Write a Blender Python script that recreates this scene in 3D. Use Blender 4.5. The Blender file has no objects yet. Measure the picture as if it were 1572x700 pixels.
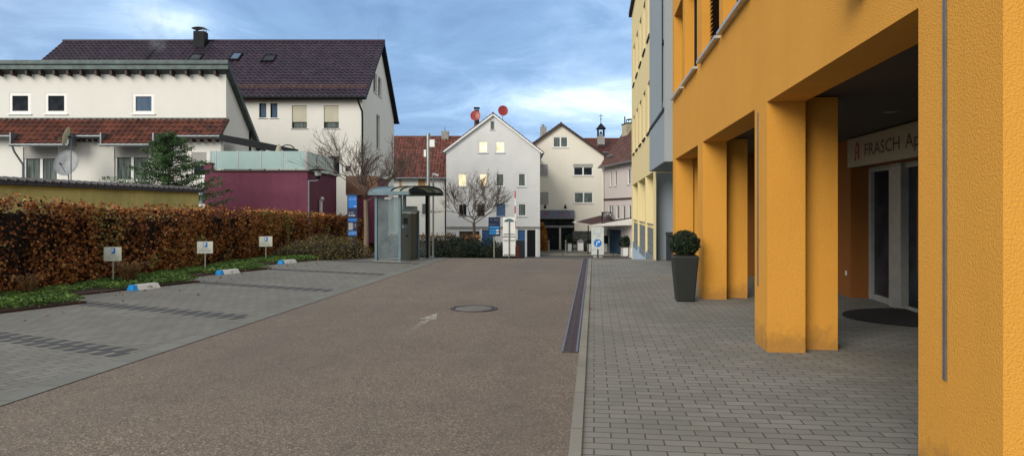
import bpy, bmesh, math, random
import numpy as np
from mathutils import Vector, Matrix
random.seed(7); RNG = np.random.default_rng(7)
S = bpy.context.scene
COL = S.collection
YAW = math.radians(6.58); K = 1092.0; HC = 1.55; HOR = 322.0
CY, SY = math.cos(YAW), math.sin(YAW)
def P(px, d):                      # lateral pixel column + distance -> ground point
    lat = (px-786)/K*d
    return (CY*lat - SY*d, CY*d + SY*lat)
def Z(py, d): return HC + (HOR-py)*d/K
def zg(y):                         # height of the terrain along the road
    a, b = 22.6, 47.0
    if y <= a: return 0.0
    if y >= b: return -2.42
    t = (y-a)/(b-a)
    s = t + 0.035*math.sin(2*math.pi*t)*-1
    return -2.42*max(0, min(1, s))

# ------------------------------------------------------------------ materials
def newmat(name):
    m = bpy.data.materials.new(name); m.use_nodes = True
    nt = m.node_tree; b = nt.nodes['Principled BSDF']
    return m, nt, b
def L(nt, a, b): nt.links.new(a, b)
def node(nt, t, **kw):
    n = nt.nodes.new(t)
    for k, v in kw.items():
        if k in n.inputs: n.inputs[k].default_value = v
        else: setattr(n, k, v)
    return n
def c4(c): return (c[0], c[1], c[2], 1)
def mixc(nt, fac, a, b, blend='MIX'):
    n = nt.nodes.new('ShaderNodeMix'); n.data_type = 'RGBA'; n.blend_type = blend
    for i, v in ((0, fac), (6, a), (7, b)):
        if hasattr(v, 'is_linked') or isinstance(v, bpy.types.NodeSocket): L(nt, v, n.inputs[i])
        elif i == 0: n.inputs[0].default_value = v
        else: n.inputs[i].default_value = c4(v)
    return n.outputs[2]
def ramp(nt, src, stops, interp='LINEAR'):
    r = nt.nodes.new('ShaderNodeValToRGB'); r.color_ramp.interpolation = interp
    e = r.color_ramp.elements
    while len(e) < len(stops): e.new(0.5)
    for i, (p, c) in enumerate(stops):
        e[i].position = p; e[i].color = c4(c) if not isinstance(c, (int, float)) else (c, c, c, 1)
    L(nt, src, r.inputs[0]); return r.outputs[0]
def coords(nt, scale=(1,1,1), rot=(0,0,0), loc=(0,0,0)):
    tc = nt.nodes.new('ShaderNodeTexCoord'); mp = nt.nodes.new('ShaderNodeMapping')
    mp.inputs['Scale'].default_value = scale; mp.inputs['Rotation'].default_value = rot; mp.inputs['Location'].default_value = loc
    L(nt, tc.outputs['Object'], mp.inputs[0]); return mp.outputs[0]
def noise(nt, vec, scale, detail=4, rough=.55):
    n = node(nt, 'ShaderNodeTexNoise', Scale=scale, Detail=detail, Roughness=rough)
    L(nt, vec, n.inputs['Vector']); return n.outputs[0]
def bump(nt, b, h, strength, dist=.01):
    n = node(nt, 'ShaderNodeBump', Strength=strength, Distance=dist)
    L(nt, h, n.inputs['Height']); L(nt, n.outputs[0], b.inputs['Normal'])
def stucco(name, col, col2=None, stain=.25, bs=120, bst=.35, bd=.006, streak=0.3, rough=.9, dirt=False):
    m, nt, b = newmat(name); v = coords(nt)
    col2 = col2 or tuple(x*.72 for x in col)
    f = ramp(nt, noise(nt, v, .9, 6, .6), [(.35, 0.0), (.72, 1.0)])
    mm = node(nt, 'ShaderNodeMath', operation='MULTIPLY'); L(nt, f, mm.inputs[0]); mm.inputs[1].default_value = stain
    c = mixc(nt, mm.outputs[0], col, col2)
    vs = coords(nt, (3, 3, .25))
    f2 = ramp(nt, noise(nt, vs, 1.5, 5, .65), [(.52, 0.0), (.8, 1.0)])
    m2 = node(nt, 'ShaderNodeMath', operation='MULTIPLY'); L(nt, f2, m2.inputs[0]); m2.inputs[1].default_value = streak
    c = mixc(nt, m2.outputs[0], c, tuple(x*.55 for x in col))
    fine = noise(nt, v, bs, 3, .7)
    c = mixc(nt, ramp(nt, fine, [(.3, 0.0), (.7, .22)]), c, tuple(x*.6 for x in col))
    if dirt:            # splashed dirt with a ragged upper edge above the paving
        sx = nt.nodes.new('ShaderNodeSeparateXYZ'); L(nt, v, sx.inputs[0])
        mr = node(nt, 'ShaderNodeMapRange'); L(nt, sx.outputs[2], mr.inputs[0]); mr.inputs[1].default_value = 0; mr.inputs[2].default_value = .5; mr.inputs[3].default_value = .62; mr.inputs[4].default_value = -.1
        am = node(nt, 'ShaderNodeMath', operation='ADD'); L(nt, mr.outputs[0], am.inputs[0]); L(nt, noise(nt, v, 6, 6, .7), am.inputs[1])
        c = mixc(nt, ramp(nt, am.outputs[0], [(.70, 0.0), (1.1, .5)]), c, (.20,.11,.045))
    L(nt, c, b.inputs['Base Color']); b.inputs['Roughness'].default_value = rough
    b.inputs['Specular IOR Level'].default_value = .25
    bump(nt, b, fine, bst, bd); return m
def plain(name, col, rough=.5, metal=0, var=.15, sc=6, bst=0, spec=.5):
    m, nt, b = newmat(name); v = coords(nt)
    c = mixc(nt, ramp(nt, noise(nt, v, sc, 5, .6), [(.3, 0.0), (.75, 1.0)]), col, tuple(x*(1-var*2) for x in col))
    L(nt, c, b.inputs['Base Color']); b.inputs['Roughness'].default_value = rough; b.inputs['Metallic'].default_value = metal
    b.inputs['Specular IOR Level'].default_value = spec
    if bst: bump(nt, b, noise(nt, v, 40, 4), bst)
    return m
def glass(name, col=(.012,.015,.02), rough=.04, curtain=None):
    m, nt, b = newmat(name); v = coords(nt)
    if curtain:
        vs = coords(nt, (9, 9, .4))
        c = mixc(nt, ramp(nt, noise(nt, vs, 2.2, 3), [(.35, 0.0), (.65, 1.0)]), col, curtain)
        L(nt, c, b.inputs['Base Color'])
    else:
        c = mixc(nt, ramp(nt, noise(nt, v, 1.7, 3), [(.4, 0.0), (.7, 1.0)]), col, tuple(x*2.4+.004 for x in col))
        L(nt, c, b.inputs['Base Color'])
    b.inputs['Roughness'].default_value = rough; b.inputs['IOR'].default_value = 1.5; b.inputs['Specular IOR Level'].default_value = .09
    bump(nt, b, noise(nt, v, 1.3, 1), .03, .05)
    return m
def clear(name, col, alpha_mix=.5, rough=.15, dirt=.0):
    m, nt, b = newmat(name); out = nt.nodes['Material Output']; v = coords(nt)
    b.inputs['Base Color'].default_value = c4(col); b.inputs['Roughness'].default_value = rough
    t = nt.nodes.new('ShaderNodeBsdfTransparent'); t.inputs[0].default_value = (.92,.96,.96,1)
    mx = nt.nodes.new('ShaderNodeMixShader')
    f = ramp(nt, noise(nt, v, 2.2, 5, .6), [(.3, max(0,alpha_mix-dirt)), (.75, min(1,alpha_mix+dirt))])
    L(nt, f, mx.inputs[0]); L(nt, t.outputs[0], mx.inputs[1]); L(nt, b.outputs[0], mx.inputs[2]); L(nt, mx.outputs[0], out.inputs[0])
    return m
def rndmat(name, stops, rough=.7, attr='rnd', trans=0, nsc=0, bst=0, spec=.4):
    m, nt, b = newmat(name)
    a = nt.nodes.new('ShaderNodeAttribute'); a.attribute_name = attr
    c = ramp(nt, a.outputs['Fac'], stops)
    if nsc:
        v = coords(nt)
        c = mixc(nt, ramp(nt, noise(nt, v, nsc, 5, .65), [(.4, 0.0), (.75, .6)]), c, tuple(x*.45 for x in stops[0][1]))
    L(nt, c, b.inputs['Base Color']); b.inputs['Roughness'].default_value = rough; b.inputs['Specular IOR Level'].default_value = spec
    if trans:
        out = nt.nodes['Material Output']; t = nt.nodes.new('ShaderNodeBsdfTranslucent'); L(nt, c, t.inputs[0])
        mx = nt.nodes.new('ShaderNodeMixShader'); mx.inputs[0].default_value = trans
        L(nt, b.outputs[0], mx.inputs[1]); L(nt, t.outputs[0], mx.inputs[2]); L(nt, mx.outputs[0], out.inputs[0])
    return m
def paver(name, rot, bw, rh, c1, c2, mortar, msize=.005, loc=(0,0,0), stain=.5, stc=(.10,.105,.08)):
    m, nt, b = newmat(name); v = coords(nt, rot=(0,0,rot), loc=loc)
    br = nt.nodes.new('ShaderNodeTexBrick'); L(nt, v, br.inputs['Vector'])
    br.inputs['Color1'].default_value = c4(c1); br.inputs['Color2'].default_value = c4(c2); br.inputs['Mortar'].default_value = c4(mortar)
    for k, x in (('Scale',1),('Mortar Size',msize),('Mortar Smooth',.2),('Bias',0),('Brick Width',bw),('Row Height',rh)): br.inputs[k].default_value = x
    br.offset = .5
    v0 = coords(nt)
    f = ramp(nt, noise(nt, v0, .55, 6, .65), [(.36, 0.0), (.70, stain)])
    c = mixc(nt, f, br.outputs[0], stc)
    fn = noise(nt, v0, 160, 3, .7)
    c = mixc(nt, ramp(nt, fn, [(.35, 0.0), (.7, .35)]), c, tuple(x*.5 for x in c1))
    sp = ramp(nt, noise(nt, v0, 7, 5, .7), [(.62, 0.0), (.75, .3)])
    c = mixc(nt, sp, c, (.3,.29,.26))
    L(nt, c, b.inputs['Base Color']); b.inputs['Roughness'].default_value = .8; b.inputs['Specular IOR Level'].default_value = .35
    ma = node(nt, 'ShaderNodeMath', operation='MULTIPLY_ADD'); L(nt, br.outputs['Fac'], ma.inputs[0]); ma.inputs[1].default_value = -1.0
    L(nt, fn, ma.inputs[2]); bump(nt, b, ma.outputs[0], .5, .006)
    return m

M = {}
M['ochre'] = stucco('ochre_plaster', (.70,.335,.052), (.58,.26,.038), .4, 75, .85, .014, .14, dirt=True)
M['ochre_in'] = stucco('ochre_plaster_shade', (.24,.09,.02), None, .2, 140, .3, .004, .1)  # arcade plaster, its deep shade put into a darker ochre
M['pale'] = stucco('pale_yellow_plaster', (.78,.65,.35), None, .15, 120, .3, .005, .12)
M['bay'] = stucco('blue_grey_plaster', (.29,.34,.38), None, .25, 120, .25, .004, .1)
M['bluewall'] = stucco('light_blue_plaster', (.42,.55,.68), None, .2)
M['white'] = stucco('white_plaster', (.72,.72,.68), None, .18, 110, .3, .006, .10)
M['white_cool'] = stucco('cool_white_plaster', (.68,.69,.69), (.54,.55,.55), .5, 60, .4, .01, .12)
M['cream'] = stucco('cream_plaster', (.74,.71,.62), None, .15, 90, .3, .006, .08)
M['pink'] = stucco('pinkish_plaster', (.62,.56,.54), None, .2, 90, .3, .006, .2)
M['maroon'] = stucco('maroon_plaster', (.17,.052,.088), (.09,.026,.045), .7, 60, .3, .005, .5)
M['oldyellow'] = stucco('mossy_yellow_plaster', (.78,.70,.26), (.25,.24,.10), .7, 40, .5, .01, .75)
M['dark'] = plain('dark_metal', (.010,.012,.015), .6, 0, spec=.15)
M['black'] = plain('black_metal', (.006,.007,.008), .5, spec=.2)
M['steel'] = plain('galvanised_steel', (.34,.37,.39), .42, .75)
M['teal'] = plain('blue_grey_paint', (.13,.20,.235), .4, .1)
M['whitep'] = plain('white_paint', (.76,.77,.76), .4, 0, .06)
M['coping'] = plain('green_grey_metal', (.085,.12,.12), .55, .3, .3, 3)
M['stonecap'] = plain('grey_sill_stone', (.34,.34,.32), .7)
M['sillal'] = plain('aluminium_sill', (.55,.56,.56), .35, .6)
M['wood'] = plain('dark_brown_wood', (.055,.028,.02), .65, 0, .3, 14)
M['orwood'] = plain('orange_wood', (.45,.24,.08), .6, 0, .2, 12)
M['shutter'] = plain('beige_shutter', (.50,.48,.38), .6, 0, .08, 2)
M['greysh'] = plain('grey_shutter', (.33,.33,.32), .6, 0, .08, 2)
M['glass'] = glass('dark_glass')
M['glassc'] = glass('curtained_glass', (.04,.055,.055), .05, (.16,.19,.18))
M['glassb'] = glass('blue_glass', (.05,.09,.16), .05, (.10,.14,.2))
M['blue'] = plain('blue_panel', (.03,.13,.33), .5, 0, .2, 2)
M['signblue'] = plain('sign_blue', (.012,.17,.58), .35, 0, .1)
M['signbluel'] = plain('sign_light_blue', (.02,.30,.75), .35, 0, .1)
M['signnavy'] = plain('sign_navy', (.010,.022,.07), .35, 0, .1)
M['dishred'] = plain('red_dish_paint', (.30,.022,.018), .4)
M['dishgrey'] = plain('grey_dish_paint', (.20,.22,.24), .45)
M['dishcream'] = plain('cream_dish_paint', (.50,.50,.36), .5)
M['concrete'] = plain('concrete', (.30,.30,.28), .85, 0, .2, 4, .3)
M['brickred'] = plain('old_brick', (.24,.12,.08), .85, 0, .3, 10, .3)
M['potgrey'] = plain('anthracite_pot', (.013,.015,.014), .5, 0, .1)
M['soil'] = plain('dark_soil', (.03,.02,.015), .95, 0, .3, 20, .5)
M['mulch'] = plain('reddish_mulch', (.06,.024,.017), .95, 0, .35, 25, .8)
M['greenpost'] = plain('pale_post', (.36,.36,.28), .6)
M['terminal'] = plain('olive_grey_enamel', (.055,.058,.048), .4, .2, .1)
M['iron'] = plain('cast_iron_rust', (.085,.055,.06), .6, .4, .3, 9, .3)
M['ironedge'] = plain('worn_steel_edge', (.20,.20,.24), .45, .6, .25, 12)
M['zinc'] = plain('zinc', (.20,.23,.25), .45, .6)
M['red'] = plain('red_paint', (.45,.03,.025), .45)
M['awn'] = plain('brown_awning', (.055,.018,.018), .8)
M['awnw'] = plain('white_awning', (.62,.61,.57), .8)
M['mat'] = plain('black_doormat', (.008,.008,.009), .98, 0, .2, 60, .4)
M['ceil'] = plain('grey_ceiling', (.055,.053,.048), .85, 0, .08)  # ceiling grey lowered so the colour carries the arcade's shade
M['signcream'] = plain('cream_sign_face', (.32,.29,.21), .5, 0, .05)  # cream dimmed, with the shade under the arcade in the colour
M['text'] = plain('dark_lettering', (.02,.02,.024), .5)
M['redlogo'] = plain('dark_red_lettering', (.30,.015,.03), .5)
M['greytext'] = plain('grey_lettering', (.22,.25,.27), .5)
M['slate'] = plain('slate_coping', (.055,.05,.055), .6, 0, .35, 12, .4)
M['bark'] = plain('bark', (.24,.18,.13), .9, 0, .3, 25, .6)
M['joint'] = plain('joint_metal', (.17,.18,.19), .5, .5)
M['darkbark'] = plain('dark_bark', (.11,.082,.068), .9, 0, .3, 25, .6)
M['frost'] = clear('frosted_glass', (.33,.47,.47), .86, .25, .06)
M['shelterglass'] = clear('dirty_shelter_glass', (.26,.32,.35), .24, .1, .12)
M['canopyglass'] = clear('dirty_canopy_glazing', (.42,.42,.33), .65, .3, .15)
m, nt, b = newmat('sunset_reflection_glow')  # emission paints the warm sunset sky reflected in the panes
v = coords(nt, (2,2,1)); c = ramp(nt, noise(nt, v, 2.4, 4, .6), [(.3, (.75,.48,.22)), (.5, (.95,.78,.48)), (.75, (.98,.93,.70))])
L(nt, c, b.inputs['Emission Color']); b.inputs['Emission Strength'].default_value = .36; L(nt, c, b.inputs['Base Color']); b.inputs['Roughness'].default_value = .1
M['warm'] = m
m, nt, b = newmat('lantern_glass'); b.inputs['Base Color'].default_value = (.6,.65,.62,1); b.inputs['Roughness'].default_value = .15
b.inputs['Transmission Weight'].default_value = .5
M['lantern'] = m
m, nt, b = newmat('traffic_mirror'); b.inputs['Base Color'].default_value = (.8,.83,.86,1); b.inputs['Metallic'].default_value = 1; b.inputs['Roughness'].default_value = .06
bump(nt, b, noise(nt, coords(nt), 3, 2), .5, .05); M['mirror'] = m
M['roof_brown'] = rndmat('brown_roof_tiles', [(0,(.020,.011,.024)),(.6,(.029,.017,.033)),(1,(.043,.025,.045))], .5, nsc=1.2, spec=.35)
M['roof_red'] = rndmat('red_roof_tiles', [(0,(.055,.016,.011)),(.5,(.095,.025,.015)),(1,(.15,.042,.022))], .55, nsc=2)
M['roof_old'] = rndmat('old_red_roof_tiles', [(0,(.085,.028,.022)),(.5,(.13,.042,.03)),(1,(.2,.07,.05))], .6, nsc=3)
M['roof_dark'] = rndmat('dark_red_roof_tiles', [(0,(.05,.022,.018)),(.5,(.085,.034,.028)),(1,(.12,.05,.04))], .6, nsc=2)
M['mhlid'] = plain('manhole_concrete', (.17,.165,.145), .85, 0, .25, 6, .3)
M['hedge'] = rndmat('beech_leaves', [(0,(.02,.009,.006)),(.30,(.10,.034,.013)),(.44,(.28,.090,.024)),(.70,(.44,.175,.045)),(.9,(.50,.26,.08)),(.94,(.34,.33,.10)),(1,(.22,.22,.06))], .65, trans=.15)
M['green'] = rndmat('ground_cover_leaves', [(0,(.03,.06,.012)),(.5,(.085,.17,.026)),(.9,(.16,.27,.045)),(1,(.15,.15,.05))], .6, trans=.15)
M['shrub'] = rndmat('olive_shrub_leaves', [(0,(.035,.028,.015)),(.5,(.10,.085,.03)),(1,(.20,.14,.05))], .7, trans=.1)
M['conifer'] = rndmat('conifer_needles', [(0,(.008,.026,.011)),(.5,(.022,.068,.02)),(1,(.06,.13,.03))], .7)
M['juniper'] = rndmat('juniper_needles', [(0,(.005,.012,.008)),(.6,(.012,.028,.014)),(1,(.028,.05,.025))], .75)
M['box'] = rndmat('boxwood_leaves', [(0,(.004,.009,.004)),(.6,(.012,.026,.009)),(1,(.03,.055,.018))], .5)
M['autumn'] = rndmat('orange_autumn_leaves', [(0,(.16,.05,.01)),(.5,(.48,.19,.03)),(1,(.70,.38,.09))], .65, trans=.2)
M['rustleaf'] = rndmat('rust_leaves', [(0,(.10,.035,.015)),(1,(.24,.10,.035))], .7)
M['grassdry'] = rndmat('dry_grass', [(0,(.10,.05,.015)),(1,(.22,.13,.05))], .8)
M['binblack'] = plain('blue_black_paint', (.010,.014,.022), .5)
M['maroonp'] = plain('dark_maroon_paint', (.10,.012,.014), .5)
M['framegrey'] = plain('white_frame_shade', (.32,.33,.31), .45)  # white entrance frame toned down, arcade shade painted into it
M['pavD'] = paver('arcade_floor_blocks', 0, .232, .116, (.07,.068,.062), (.05,.05,.046), (.015,.015,.014), .0055)
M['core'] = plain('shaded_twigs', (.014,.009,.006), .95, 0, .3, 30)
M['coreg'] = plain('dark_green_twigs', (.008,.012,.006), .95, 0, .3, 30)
# road asphalt with exposed aggregate
m, nt, b = newmat('aggregate_asphalt'); v = coords(nt)
vo = node(nt, 'ShaderNodeTexVoronoi', Scale=105); L(nt, v, vo.inputs['Vector'])
sp = nt.nodes.new('ShaderNodeSeparateColor'); L(nt, vo.outputs['Color'], sp.inputs[0])
c = ramp(nt, sp.outputs[0], [(0,(.06,.048,.037)),(.35,(.122,.094,.070)),(.65,(.185,.144,.106)),(.88,(.26,.21,.158)),(1,(.42,.37,.29))])
big = ramp(nt, noise(nt, v, .35, 5, .6), [(.35, 0.0), (.68, .65)])
c = mixc(nt, big, c, (.108,.086,.072))
vt = coords(nt, (1.0, .07, 1)); trk = ramp(nt, noise(nt, vt, 1.3, 3, .5), [(.5, 0.0), (.7, .35)]); c = mixc(nt, trk, c, (.105,.088,.075))
vs_ = coords(nt, loc=(5,2,0)); oil = ramp(nt, noise(nt, vs_, 1.9, 2, .4), [(.70, 0.0), (.76, .4)]); c = mixc(nt, oil, c, (.05,.045,.04))
med = ramp(nt, noise(nt, v, 3, 5, .6), [(.4, 0.0), (.75, .3)])
c = mixc(nt, med, c, (.20,.168,.13))
L(nt, c, b.inputs['Base Color']); b.inputs['Roughness'].default_value = .75; b.inputs['Specular IOR Level'].default_value = .35
bump(nt, b, sp.outputs[1], .5, .006); M['road'] = m
m, nt, b = newmat('street_asphalt'); v = coords(nt)
c = ramp(nt, noise(nt, v, 30, 5, .7), [(.3,(.075,.072,.07)),(.7,(.13,.125,.12))]); L(nt, c, b.inputs['Base Color']); b.inputs['Roughness'].default_value = .8
M['street'] = m
BROT = math.radians(19.3)
M['pavR'] = paver('pavement_blocks', 0, .232, .116, (.27,.265,.24), (.205,.20,.182), (.035,.032,.028), .0055)
M['pavL'] = paver('parking_blocks', -(math.pi/2-BROT), .24, .12, (.215,.21,.185), (.165,.16,.142), (.022,.022,.022), .005, stc=(.09,.09,.085))
M['edge'] = paver('edging_blocks', math.pi/2, .50, .5, (.20,.20,.185), (.17,.17,.158), (.03,.03,.028), .006)
M['kerb'] = paver('kerb_stones', math.pi/2, 1.0, 10.0, (.30,.29,.25), (.26,.25,.22), (.03,.03,.028), .006)
M['bayblock'] = plain('anthracite_blocks', (.07,.072,.077), .8, 0, .25, 9, .3)
m, nt, b = newmat('worn_road_paint'); out = nt.nodes['Material Output']; v = coords(nt)
b.inputs['Base Color'].default_value = (.62,.62,.56,1); b.inputs['Roughness'].default_value = .7
t = nt.nodes.new('ShaderNodeBsdfTransparent'); mx = nt.nodes.new('ShaderNodeMixShader')
gx = nt.nodes.new('ShaderNodeSeparateXYZ'); L(nt, v, gx.inputs[0])
mr = node(nt, 'ShaderNodeMapRange'); L(nt, gx.outputs[1], mr.inputs[0]); mr.inputs[1].default_value = -.1; mr.inputs[2].default_value = 2.0; mr.inputs[3].default_value = -.02; mr.inputs[4].default_value = .24
ad = node(nt, 'ShaderNodeMath', operation='ADD'); L(nt, mr.outputs[0], ad.inputs[0]); L(nt, noise(nt, v, 14, 5, .7), ad.inputs[1])
f = ramp(nt, ad.outputs[0], [(.55, 0.0), (.95, .85)])
L(nt, f, mx.inputs[0]); L(nt, t.outputs[0], mx.inputs[1]); L(nt, b.outputs[0], mx.inputs[2]); L(nt, mx.outputs[0], out.inputs[0]); M['paint'] = m

# ------------------------------------------------------------------ mesh helpers
class MB:
    def __init__(s): s.v = []; s.f = []; s.r = []
    def poly(s, pts, r=0.5):
        n = len(s.v); s.v += [tuple(p) for p in pts]; s.f.append(tuple(range(n, n+len(pts)))); s.r.append(r)
    def hexa(s, p, r=.5):          # 8 points: bottom 4 then top 4
        n = len(s.v); s.v += [tuple(q) for q in p]
        for f in ((3,2,1,0),(4,5,6,7),(0,1,5,4),(1,2,6,5),(2,3,7,6),(3,0,4,7)):
            s.f.append(tuple(n+i for i in f)); s.r.append(r)
    def box(s, x0,x1,y0,y1,z0,z1, r=.5):
        s.hexa([(x0,y0,z0),(x1,y0,z0),(x1,y1,z0),(x0,y1,z0),(x0,y0,z1),(x1,y0,z1),(x1,y1,z1),(x0,y1,z1)], r); return s
    def ob(s, fr, u0,u1,n0,n1,z0,z1, r=.5):    # box in a wall frame fr=(O,U,N)
        O,U,N = fr
        def q(u,n,z): return (O[0]+U[0]*u+N[0]*n, O[1]+U[1]*u+N[1]*n, z)
        s.hexa([q(u0,n0,z0),q(u1,n0,z0),q(u1,n1,z0),q(u0,n1,z0),q(u0,n0,z1),q(u1,n0,z1),q(u1,n1,z1),q(u0,n1,z1)], r); return s
    def tube(s, pts, rad, n=8, cap=True, r=.5):
        pts = [Vector(p) for p in pts]
        if not hasattr(rad, '__len__'): rad = [rad]*len(pts)
        base = len(s.v); prev = None
        for i, p in enumerate(pts):
            t = (pts[min(i+1,len(pts)-1)]-pts[max(i-1,0)])
            t = t.normalized() if t.length > 1e-9 else Vector((0,0,1))
            if prev is None:
                a = Vector((0,0,1)) if abs(t.z) < .9 else Vector((1,0,0))
                prev = t.cross(a).normalized()
            prev = (prev - t*prev.dot(t)); prev = prev.normalized() if prev.length > 1e-6 else t.orthogonal().normalized()
            w = t.cross(prev)
            for k in range(n):
                a = 2*math.pi*k/n; q = p+(prev*math.cos(a)+w*math.sin(a))*rad[i]; s.v.append((q.x,q.y,q.z))
        for i in range(len(pts)-1):
            for k in range(n):
                a = base+i*n+k; b_ = base+i*n+(k+1)%n; s.f.append((a,b_,b_+n,a+n)); s.r.append(r)
        if cap:
            s.f.append(tuple(base+k for k in range(n))[::-1]); s.r.append(r)
            e = base+(len(pts)-1)*n; s.f.append(tuple(e+k for k in range(n))); s.r.append(r)
        return s
    def lathe(s, prof, c=(0,0,0), n=24, axis=Vector((0,0,1)), sx=1):
        rot = Vector((0,0,1)).rotation_difference(Vector(axis)); base = len(s.v)
        for (r_, z) in prof:
            for k in range(n):
                a = 2*math.pi*k/n; q = rot @ Vector((r_*sx*math.cos(a), r_*math.sin(a), z)); s.v.append((q.x+c[0],q.y+c[1],q.z+c[2]))
        for i in range(len(prof)-1):
            for k in range(n):
                a = base+i*n+k; b_ = base+i*n+(k+1)%n; s.f.append((a,b_,b_+n,a+n)); s.r.append(.5)
        return s
    def build(s, name, mat, parent=None, smooth=False, bevel=0):
        me = bpy.data.meshes.new(name); me.from_pydata(s.v, [], s.f); me.materials.append(mat)
        at = me.attributes.new('rnd', 'FLOAT', 'FACE'); at.data.foreach_set('value', s.r)
        if smooth: me.polygons.foreach_set('use_smooth', [True]*len(me.polygons))
        me.update()
        o = bpy.data.objects.new(name, me); COL.objects.link(o)
        if parent: o.parent = parent
        if bevel:
            b_ = o.modifiers.new('bevel', 'BEVEL'); b_.width = bevel; b_.segments = 2; b_.limit_method = 'ANGLE'
        return o
def tag(o, label=None, cat=None, group=None, kind=None):
    if label: o['label'] = label
    if cat: o['category'] = cat
    if group: o['group'] = group
    if kind: o['kind'] = kind
    return o
def thing(name, label, cat, loc, rz=0, group=None):
    o = bpy.data.objects.new(name, None); COL.objects.link(o); o.empty_display_size = .2
    o.location = loc; o.rotation_euler = (0,0,rz); return tag(o, label, cat, group)
def copy_tree(o, parent=None):
    c = o.copy(); COL.objects.link(c); c.parent = parent
    for ch in [x for x in bpy.data.objects if x.parent == o]: copy_tree(ch, c)
    return c
def clip(poly, cl):
    for (a, b_, c_) in cl:         # keep a*u+b*z<=c
        out = []
        for i in range(len(poly)):
            p, q = poly[i], poly[(i+1)%len(poly)]
            fp, fq = a*p[0]+b_*p[1]-c_, a*q[0]+b_*q[1]-c_
            if fp <= 1e-9: out.append(p)
            if (fp < -1e-9 and fq > 1e-9) or (fp > 1e-9 and fq < -1e-9):
                t = fp/(fp-fq); out.append((p[0]+(q[0]-p[0])*t, p[1]+(q[1]-p[1])*t))
        poly = out
        if len(poly) < 3: return []
    return poly
def wall(m, fr, W, z0, z1, holes=(), t=.2, cl=()):
    O,U,N = fr
    us = sorted({0.0, W} | {h[0] for h in holes} | {h[1] for h in holes}); zs = sorted({z0, z1} | {h[2] for h in holes} | {h[3] for h in holes})
    def q(u,n,z): return (O[0]+U[0]*u+N[0]*n, O[1]+U[1]*u+N[1]*n, z)
    for i in range(len(us)-1):
        for j in range(len(zs)-1):
            cu, cz = (us[i]+us[i+1])/2, (zs[j]+zs[j+1])/2
            if any(h[0] < cu < h[1] and h[2] < cz < h[3] for h in holes): continue
            pl = clip([(us[i],zs[j]),(us[i+1],zs[j]),(us[i+1],zs[j+1]),(us[i],zs[j+1])], cl)
            if pl: m.poly([q(u,0,z) for u,z in pl])
    for h in holes:
        tt = h[4] if len(h) > 4 else t
        a,b_,c_,d = h[:4]
        m.poly([q(a,0,c_),q(a,0,d),q(a,tt,d),q(a,tt,c_)]); m.poly([q(b_,0,c_),q(b_,tt,c_),q(b_,tt,d),q(b_,0,d)])
        m.poly([q(a,0,d),q(b_,0,d),q(b_,tt,d),q(a,tt,d)])
        if c_ > z0+.01: m.poly([q(a,0,c_),q(a,tt,c_),q(b_,tt,c_),q(b_,0,c_)])
    return m
def window(par, fr, h, rec=.12, fw=.07, mull=1, gm='glass', fm='whitep', sill='sillal', shut=0, shm='shutter', shd=.02, trans=False, label=None, sub=True):
    u0,u1,z0,z1 = h[:4]; m = MB(); e = .003
    zt = z1-(z1-z0)*shut if shut < 1 else z0
    F = lambda a,b_,c_,d,n0=rec-.05,n1=rec+.02: m.ob(fr,a,b_,n0,n1,c_,d)
    F(u0+e,u0+fw,z0+e,z1-e); F(u1-fw,u1-e,z0+e,z1-e); F(u0+fw,u1-fw,z0+e,z0+fw); F(u0+fw,u1-fw,z1-fw,z1-e)
    for k in range(1, mull):
        c_ = u0+(u1-u0)*k/mull; F(c_-fw*.65,c_+fw*.65,z0+fw,z1-fw)
    if trans: zz = z0+(z1-z0)*.7; F(u0+fw,u1-fw,zz-.03,zz+.03, rec-.048, rec+.018)
    w = m.build('window', M[fm], par)
    if label: w['label'] = label
    g = MB().ob(fr, u0+e,u1-e, rec, rec+.012, z0+e, z1-e).build('pane', M[gm], w)
    if sill: MB().ob(fr, u0-.06,u1+.06, -.06, rec-.055, z0-.045, z0-.004).build('sill', M[sill], w)
    if shut > 0:
        s_ = MB(); n = max(3, int((z1-zt)/.06))
        for k in range(n):
            a = zt+(z1-e-zt)*k/n; b_ = zt+(z1-e-zt)*(k+1)/n
            s_.ob(fr, u0+e*2,u1-e*2, shd, shd+.02, a, b_-.008)
            s_.ob(fr, u0+e*2,u1-e*2, shd+.006, shd+.016, b_-.008, b_)
        s_.build('roller_shutter', M[shm], w)
    return w
def tiles(m, O, U, V, Wd, Ls, tw=.3, tl=.34, amp=.06, step=.035):
    O, U, V = Vector(O), Vector(U).normalized(), Vector(V).normalized(); N = U.cross(V).normalized()
    if N.z < 0: N = -N
    C = max(1, round(Wd/tw)); R = max(1, round(Ls/tl)); tw = Wd/C; tl = Ls/R
    prof = [(0,0),(.25,.9),(.45,1),(.62,.35),(.8,.0)]
    us = [(c+p)*tw for c in range(C) for p,_ in prof]+[Wd]; hs = [h*amp for c in range(C) for _,h in prof]+[0]
    n = len(us); base = len(m.v); rv = [[random.random() for _ in range(C+1)] for _ in range(R)]
    for r_ in range(R):
        for (vv, hh) in ((r_*tl, step), ((r_+1)*tl, 0)):
            for u, h in zip(us, hs):
                p = O+U*u+V*vv+N*(h+hh+.01); m.v.append((p.x,p.y,p.z))
    for row in range(2*R-1):
        for i in range(n-1):
            a = base+row*n+i; m.f.append((a,a+1,a+n+1,a+n)); m.r.append(rv[row//2][i//5])
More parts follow.
